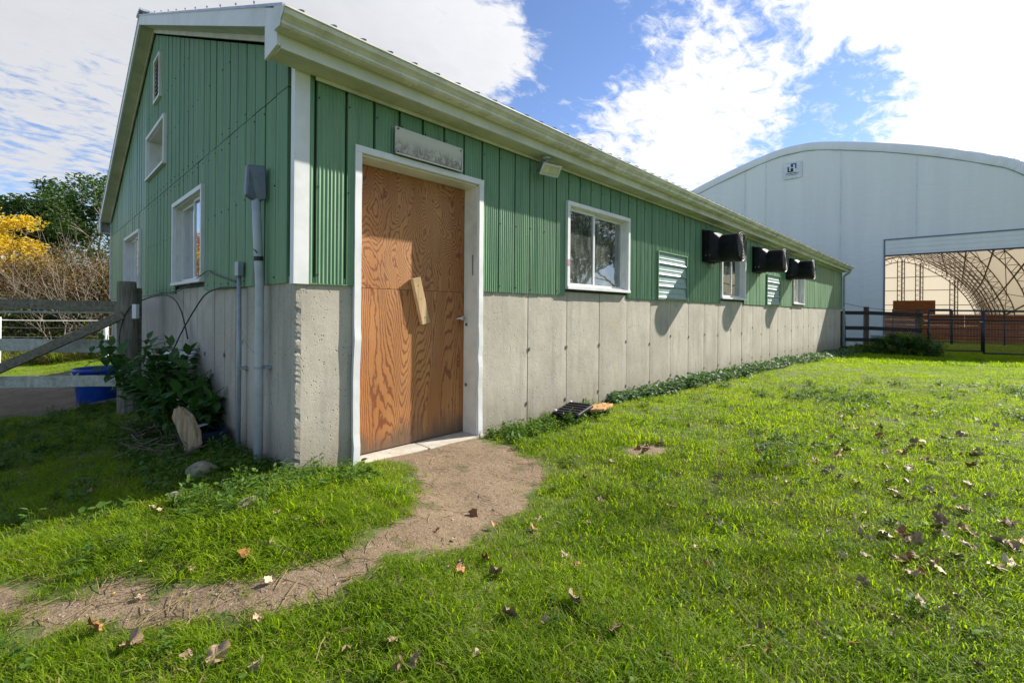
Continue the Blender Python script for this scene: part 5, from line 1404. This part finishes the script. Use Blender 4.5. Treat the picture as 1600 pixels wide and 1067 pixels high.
def tree(name, x, y, h, label, cat, leafm, r, lev=3, trunk=.3, spread=.5, n_=7000, s0=.07, s1=.14, crad=.9, bark=M_bark, nb=(2, 4), l0=None, leafm2=None, group=None, nleaf2=0):
    zb = float(gz(x, y)); t = thing(name, (x, y, zb-.1), label, cat, group); mb = MB(); tips_ = []
    l0 = l0 or h*.32; p = Vector((x, y, zb-.15)); d_ = Vector((r.gauss(0, .05), r.gauss(0, .05), 1)).normalized()
    P = [p+d_*l0*i/3 for i in range(4)]; mb.tube(P, [trunk*1.25, trunk, trunk*.92, trunk*.85], 8, cap=False)
    for b in range(r.randint(4, 6)):
        a = r.uniform(0, 2*PI); q = P[-1]-d_*l0*.25*r.random(); branch(mb, tips_, q, Vector((math.cos(a)*spread, math.sin(a)*spread, .8)).normalized(), h*.30*r.uniform(.8, 1.15), trunk*.45, lev-1, r, nb=nb)
    branch(mb, tips_, P[-1], d_, h*.30, trunk*.7, lev-1, r, nb=nb)
    mb.build('trunk', bark, t, smooth=True, recalc=False)
    if n_:
        cs = [p_ for p_, _ in tips_]; c = MB(); crown(c, cs, crad, n_, s0, s1, r); c.build('crown', leafm, t, recalc=False)['kind'] = 'stuff'
        if leafm2: c = MB(); crown(c, cs, crad*1.1, nleaf2, s0, s1, r); c.build('crown', leafm2, t, recalc=False)['kind'] = 'stuff'
    return t
def TP(px_, d_): p = at_depth(px_, d_); return p[0], p[1]
r = random.Random(101)
x, y = TP(-48, 20); tree('maple_tree', x, y, 6.8, 'yellow autumn maple at the left edge of the photo', 'tree', M_yellow, r, 3, .14, .45, 8000, .05, .11, .55, leafm2=M_orange, nleaf2=350, l0=2.2)
x, y = TP(-150, 22); tree('maple_tree', x, y, 8.0, 'orange-leaved maple beyond the left edge, mirrored in the gable window', 'tree', M_orange, r, 3, .18, .7, 6000, .08, .16, .9, l0=1.8)
x, y = TP(92, 30); tree('ash_tree', x, y, 10.3, 'left one of the two dark green trees rising behind the bare shrubs', 'tree', M_green, r, 3, .24, .6, 8000, .09, .18, .85, l0=3.2)
x, y = TP(158, 31); tree('ash_tree', x, y, 11.0, 'tall dark green tree rising behind the barn eave', 'tree', M_green, r, 3, .26, .6, 9000, .09, .18, .9, l0=3.4)
x, y = TP(60, 42); tree('ash_tree', x, y, 8, 'low green tree in the gap between the yellow maple and the dark trees', 'tree', M_olive, r, 3, .22, .7, 7000, .1, .2, 1.1, l0=1.5)
# scrubby understory shrubs
spec = [(-60, 19, 3.6, M_brownleaf), (-10, 17.5, 2.6, M_olive), (30, 18.5, 3.4, M_brownleaf), (65, 17, 2.3, M_olive), (85, 19, 4.2, M_brownleaf), (120, 18, 3.0, M_brownleaf), (150, 19.5, 4.4, M_brownleaf), (185, 18.5, 3.4, M_brownleaf), (215, 20, 4.5, M_olive),
        (20, 21, 4.6, M_olive), (110, 22, 5.2, M_brownleaf), (60, 23, 5.0, M_brownleaf), (170, 22, 5.4, M_olive), (240, 18, 3, M_brownleaf)]
names_ = ['rusty shrub at the far left of the hedgerow under the yellow maple', 'low olive shrub under the yellow maple', 'rusty shrub with thin stems right of the yellow maple', 'low olive shrub in front of the bare twiggy tree', 'tall rusty shrub behind the bare twiggy tree', 'low rusty shrub in the middle of the hedgerow', 'tall rusty shrub near the barn corner', 'brown shrub close against the barn corner', 'olive shrub mostly hidden behind the barn', 'tall olive shrub below the yellow maple crown', 'tall brown shrub below the dark green trees', 'brown thicket shrub between maple and dark trees', 'tall olive shrub under the barn eave', 'rusty shrub hidden behind the barn']
for i, (px_, d_, h, lm) in enumerate(spec):
    x, y = TP(px_, d_); zb = float(gz(x, y)); t = thing('hedgerow_shrub', (x, y, zb-.1), names_[i], 'shrub', 'shrubs of the hedgerow behind the paddock'); mb = MB(); tips_ = []
    for b in range(7):
        a = r.uniform(0, 2*PI); branch(mb, tips_, Vector((x+r.gauss(0, .3), y+r.gauss(0, .3), zb-.1)), Vector((math.cos(a)*.55, math.sin(a)*.55, 1)).normalized(), h*.42, .022, 2, r, nb=(2, 3), k=4)
    mb.build('stem', M_twig if i % 2 else M_bark, t, recalc=False); c = MB(); crown(c, [p_ for p_, _ in tips_]+[Vector((x+r.gauss(0, .6), y+r.gauss(0, .6), zb+h*r.uniform(.15, .8))) for _ in range(40)], .6, 4200, .035, .08, r, .9); c.build('crown', lm, t, recalc=False)['kind'] = 'stuff'
# bare twiggy trees in front
for (px_, d_, h, lab) in ((118, 16, 3.3, 'bare pale-barked sapling forking above the top fence rail'), (96, 15.5, 2.9, 'leaning bare sapling left of the forked one'), (40, 17, 4.2, 'bare twiggy tree under the yellow maple'), (165, 17, 4.4, 'bare branches reaching over toward the barn eave'), (140, 18, 5.6, 'tall bare tree in front of the dark green trees'), (5, 16.5, 3.0, 'bare shrub stems at the left edge')):
    x, y = TP(px_, d_); zb = float(gz(x, y)); t = thing('bare_sapling', (x, y, zb-.1), lab, 'tree', 'bare saplings of the hedgerow'); mb = MB(); tips_ = []
    for b in range(3): branch(mb, tips_, Vector((x, y, zb-.1)), Vector((r.gauss(0, .35), r.gauss(0, .35), 1)).normalized(), h*.42, .030, 3, r, up=.25, wob=.45, nb=(1, 3), k=5)
    mb.build('branches', M_twig, t, smooth=True, recalc=False)
# meadow tangle in front of the hedgerow
n_ = 2600; tt = rng.uniform(-1.35, -.75, n_); dd = rng.uniform(14.2, 19, n_); X = CAM[0]+dd*(FW[0]+tt*RT[0]); Y = CAM[1]+dd*(FW[1]+tt*RT[1])
mt_ = [grass_tuft(61, 40, .25, .7, .012, .25, .9, .55, .5), leaf_tuft(62, 40, .06, .12, 'oval', .3, .45, M_olive), leaf_tuft(63, 30, .05, .10, 'oval', .3, .5, M_brownleaf)]
scatter('meadow_tangle', mt_, np.stack([X, Y, gz(X, Y)], -1), rng.uniform(0, 2*PI, n_), rng.normal(0, .15, (n_, 2)), rng.uniform(.6, 1.2, n_), rng.choice(3, n_), 'tangled tall weeds and dry grass at the foot of the hedgerow')
# trees outside the frame on the sunny side (mirrored in the windows, shading the foreground)
for (x, y, h, lm, lab, kw) in ((21.5, -17.5, 15.0, M_green, 'tall open-crowned tree off the right edge behind the photographer\'s right shoulder', dict(n_=3000, s0=.07, s1=.14, l0=9.8, crad=.8)),
                         (27, -17, 12, M_olive, 'broad olive tree behind the photographer to the right', dict(n_=7000, s0=.1, s1=.2, l0=3.5, crad=1.1)),
                         (17, -21, 11, M_green, 'green tree across the lawn from the door, mirrored in the window', dict(n_=7000, s0=.1, s1=.2, l0=3.5, crad=1.1)),
                         (38, -19, 13, M_olive, 'olive-green tree far across the lawn off the right edge', dict(n_=6000, s0=.1, s1=.22, l0=4, crad=1.1)),
                         (8, -24, 12, M_olive, 'olive tree far behind the photographer', dict(n_=6000, s0=.1, s1=.22, l0=4, crad=1.1))):
    tree('shade_tree', x, y, h, lab, 'tree', lm, r, 3, .28, .65, **kw)

# ---- fallen leaves, every one its own object
def dead_leaf(seed, mt, name):
    r = random.Random(seed); mb = MB(); N = 22; prof = []
    for k in range(N):
        a = 2*PI*k/N; lob = [1., .62, .86, .55, .95, .60, .98, .52, .80, .45, .38][int(k/2) % 11] if k < 22 else .5
        rr = (.68+.32*abs(math.cos(2.5*a)))*(.75+.25*math.cos(a))*r.uniform(.85, 1.1); prof.append((rr*math.cos(a), rr*math.sin(a)*.85))
    c1, c2, tw = r.uniform(-.4, 1.1), r.uniform(-.7, .9), r.uniform(-1.1, 1.1)
    def bend(x, y): return (x*(1-.15*abs(c1)), y*(1-.25*min(1, abs(c2))), c1*.45*x*x*(1 if r.random() < 2 else 0)+c2*.5*y*y+tw*x*y+.05*math.sin(9*x+7*y))
    mb.v = [bend(0, 0)]+[bend(x*.5, y*.5) for x, y in prof]+[bend(x, y) for x, y in prof]
    mb.v = [(x, y, z+r.uniform(-.10, .10)+.12*math.sin(11*x+5*y+seed)) for x, y, z in mb.v]
    for k in range(N): k2 = (k+1) % N; mb.f += [(0, 1+k, 1+k2), (1+k, 1+N+k, 1+N+k2, 1+k2)]
    k0 = len(mb.v); mb.v += [(-.15, -.012, 0), (-.15, .012, 0), (-.75, 0, .12)]; mb.f.append((k0, k0+1, k0+2))
    me = mesh_only(mb, name, [mt]); me.polygons.foreach_set('use_smooth', [True]*len(me.polygons)); return me
DL = [dead_leaf(s, M_dead, 'fallen_leaf') for s in range(7)]; DO = [dead_leaf(20+s, M_dead2, 'fallen_leaf') for s in range(3)]; DYL = [dead_leaf(30, M_dead3, 'fallen_leaf')]
r = random.Random(31)
big = [(1052, 797), (1128, 828), (1310, 752), (1292, 745), (1375, 690), (1405, 785), (1425, 790), (1470, 800), (1480, 845), (1465, 843), (1430, 880), (1440, 900), (1425, 905), (1398, 880), (1445, 952), (1545, 785), (1520, 765), (1525, 845), (1560, 855), (1580, 862), (1500, 880), (1475, 825),
       (175, 853), (205, 1018), (155, 990), (655, 1042), (628, 1050), (780, 902), (800, 968), (965, 995), (906, 950), (500, 828), (1000, 703), (1015, 700), (1035, 697), (1120, 870), (1190, 712), (1230, 735), (1270, 700), (340, 1040), (1352, 920), (1385, 735), (1420, 740), (390, 875), (120, 640), (1340, 760), (1010, 708), (740, 805)]
big += [(r.uniform(1380, 1600), r.uniform(690, 900)) for _ in range(34)]+[(r.uniform(1280, 1600), r.uniform(640, 720)) for _ in range(36)]
sm = [(r.uniform(1200, 1600), r.uniform(620, 900)) for _ in range(32)]+[(r.uniform(880, 1600), r.uniform(600, 760)) for _ in range(60)]+[(r.uniform(200, 1600), r.uniform(780, 1060)) for _ in range(42)]+[(r.uniform(0, 420), r.uniform(660, 800)) for _ in range(14)]+[(r.uniform(700, 1300), r.uniform(690, 900)) for _ in range(16)]
yel = [(214, 837), (224, 884), (180, 930), (1555, 640), (212, 768), (548, 905), (175, 660)]
for (px_, py_) in big+sm+yel:
    g_ = ghit(px_, py_)
    if g_[1] > -.05 and g_[0] > -.1: continue
    isb = (px_, py_) in big; isy = (px_, py_) in yel; org = (not isy) and r.random() < .2
    me = (DYL if isy else DO if org else DL); me = r.choice(me); o = bpy.data.objects.new('fallen_leaf', me); COL.objects.link(o)
    s = (r.uniform(.042, .07) if isb else r.uniform(.022, .042))*(.55 if isy else 1); o.scale = (s, s, s)
    o.location = (g_[0], g_[1], g_[2]+(.024 if not dirt_val(np.array([g_[0]]), np.array([g_[1]]))[0] > .5 else .01)+s*.15); o.rotation_euler = (r.gauss(0, .45), r.gauss(0, .45), r.uniform(0, 6.28))
    where = ('in the shade left of the barn' if (px_ < 440 and py_ < 800) else 'on the bank above the path' if (px_ < 620 and py_ < 915) else 'in the bottom foreground grass' if py_ > 930 else
             'near the bare dirt spot' if px_ < 1150 and py_ < 760 else 'on the lawn just right of the path' if px_ < 1050 else 'on the far sunny lawn' if (px_ > 1150 and py_ < 690) else
             'in the leaf cluster' if px_ > 1370 else 'on the open middle of the lawn')
    if where == 'in the leaf cluster': where = 'in the right-hand leaf cluster, '+('far left' if px_ < 1470 and py_ < 790 else 'near left' if px_ < 1470 else 'far right' if py_ < 790 else 'near right')
    if where.startswith('on the far'): where += ', left part' if px_ < 1380 else ', right part'
    tl_ = abs(o.rotation_euler[0])+abs(o.rotation_euler[1]); where = ('upright ' if tl_ > .75 else 'flat ' if tl_ < .4 else 'tilted ')+where
    lab_ = ('small bright yellow leaf ' if isy else 'curled orange-brown leaf ' if org else 'large crumpled brown leaf ' if isb else 'small dry brown leaf ')+where
    tag(o, lab_, 'leaf', 'fallen leaves: '+lab_)
bpy.context.view_layer.update()
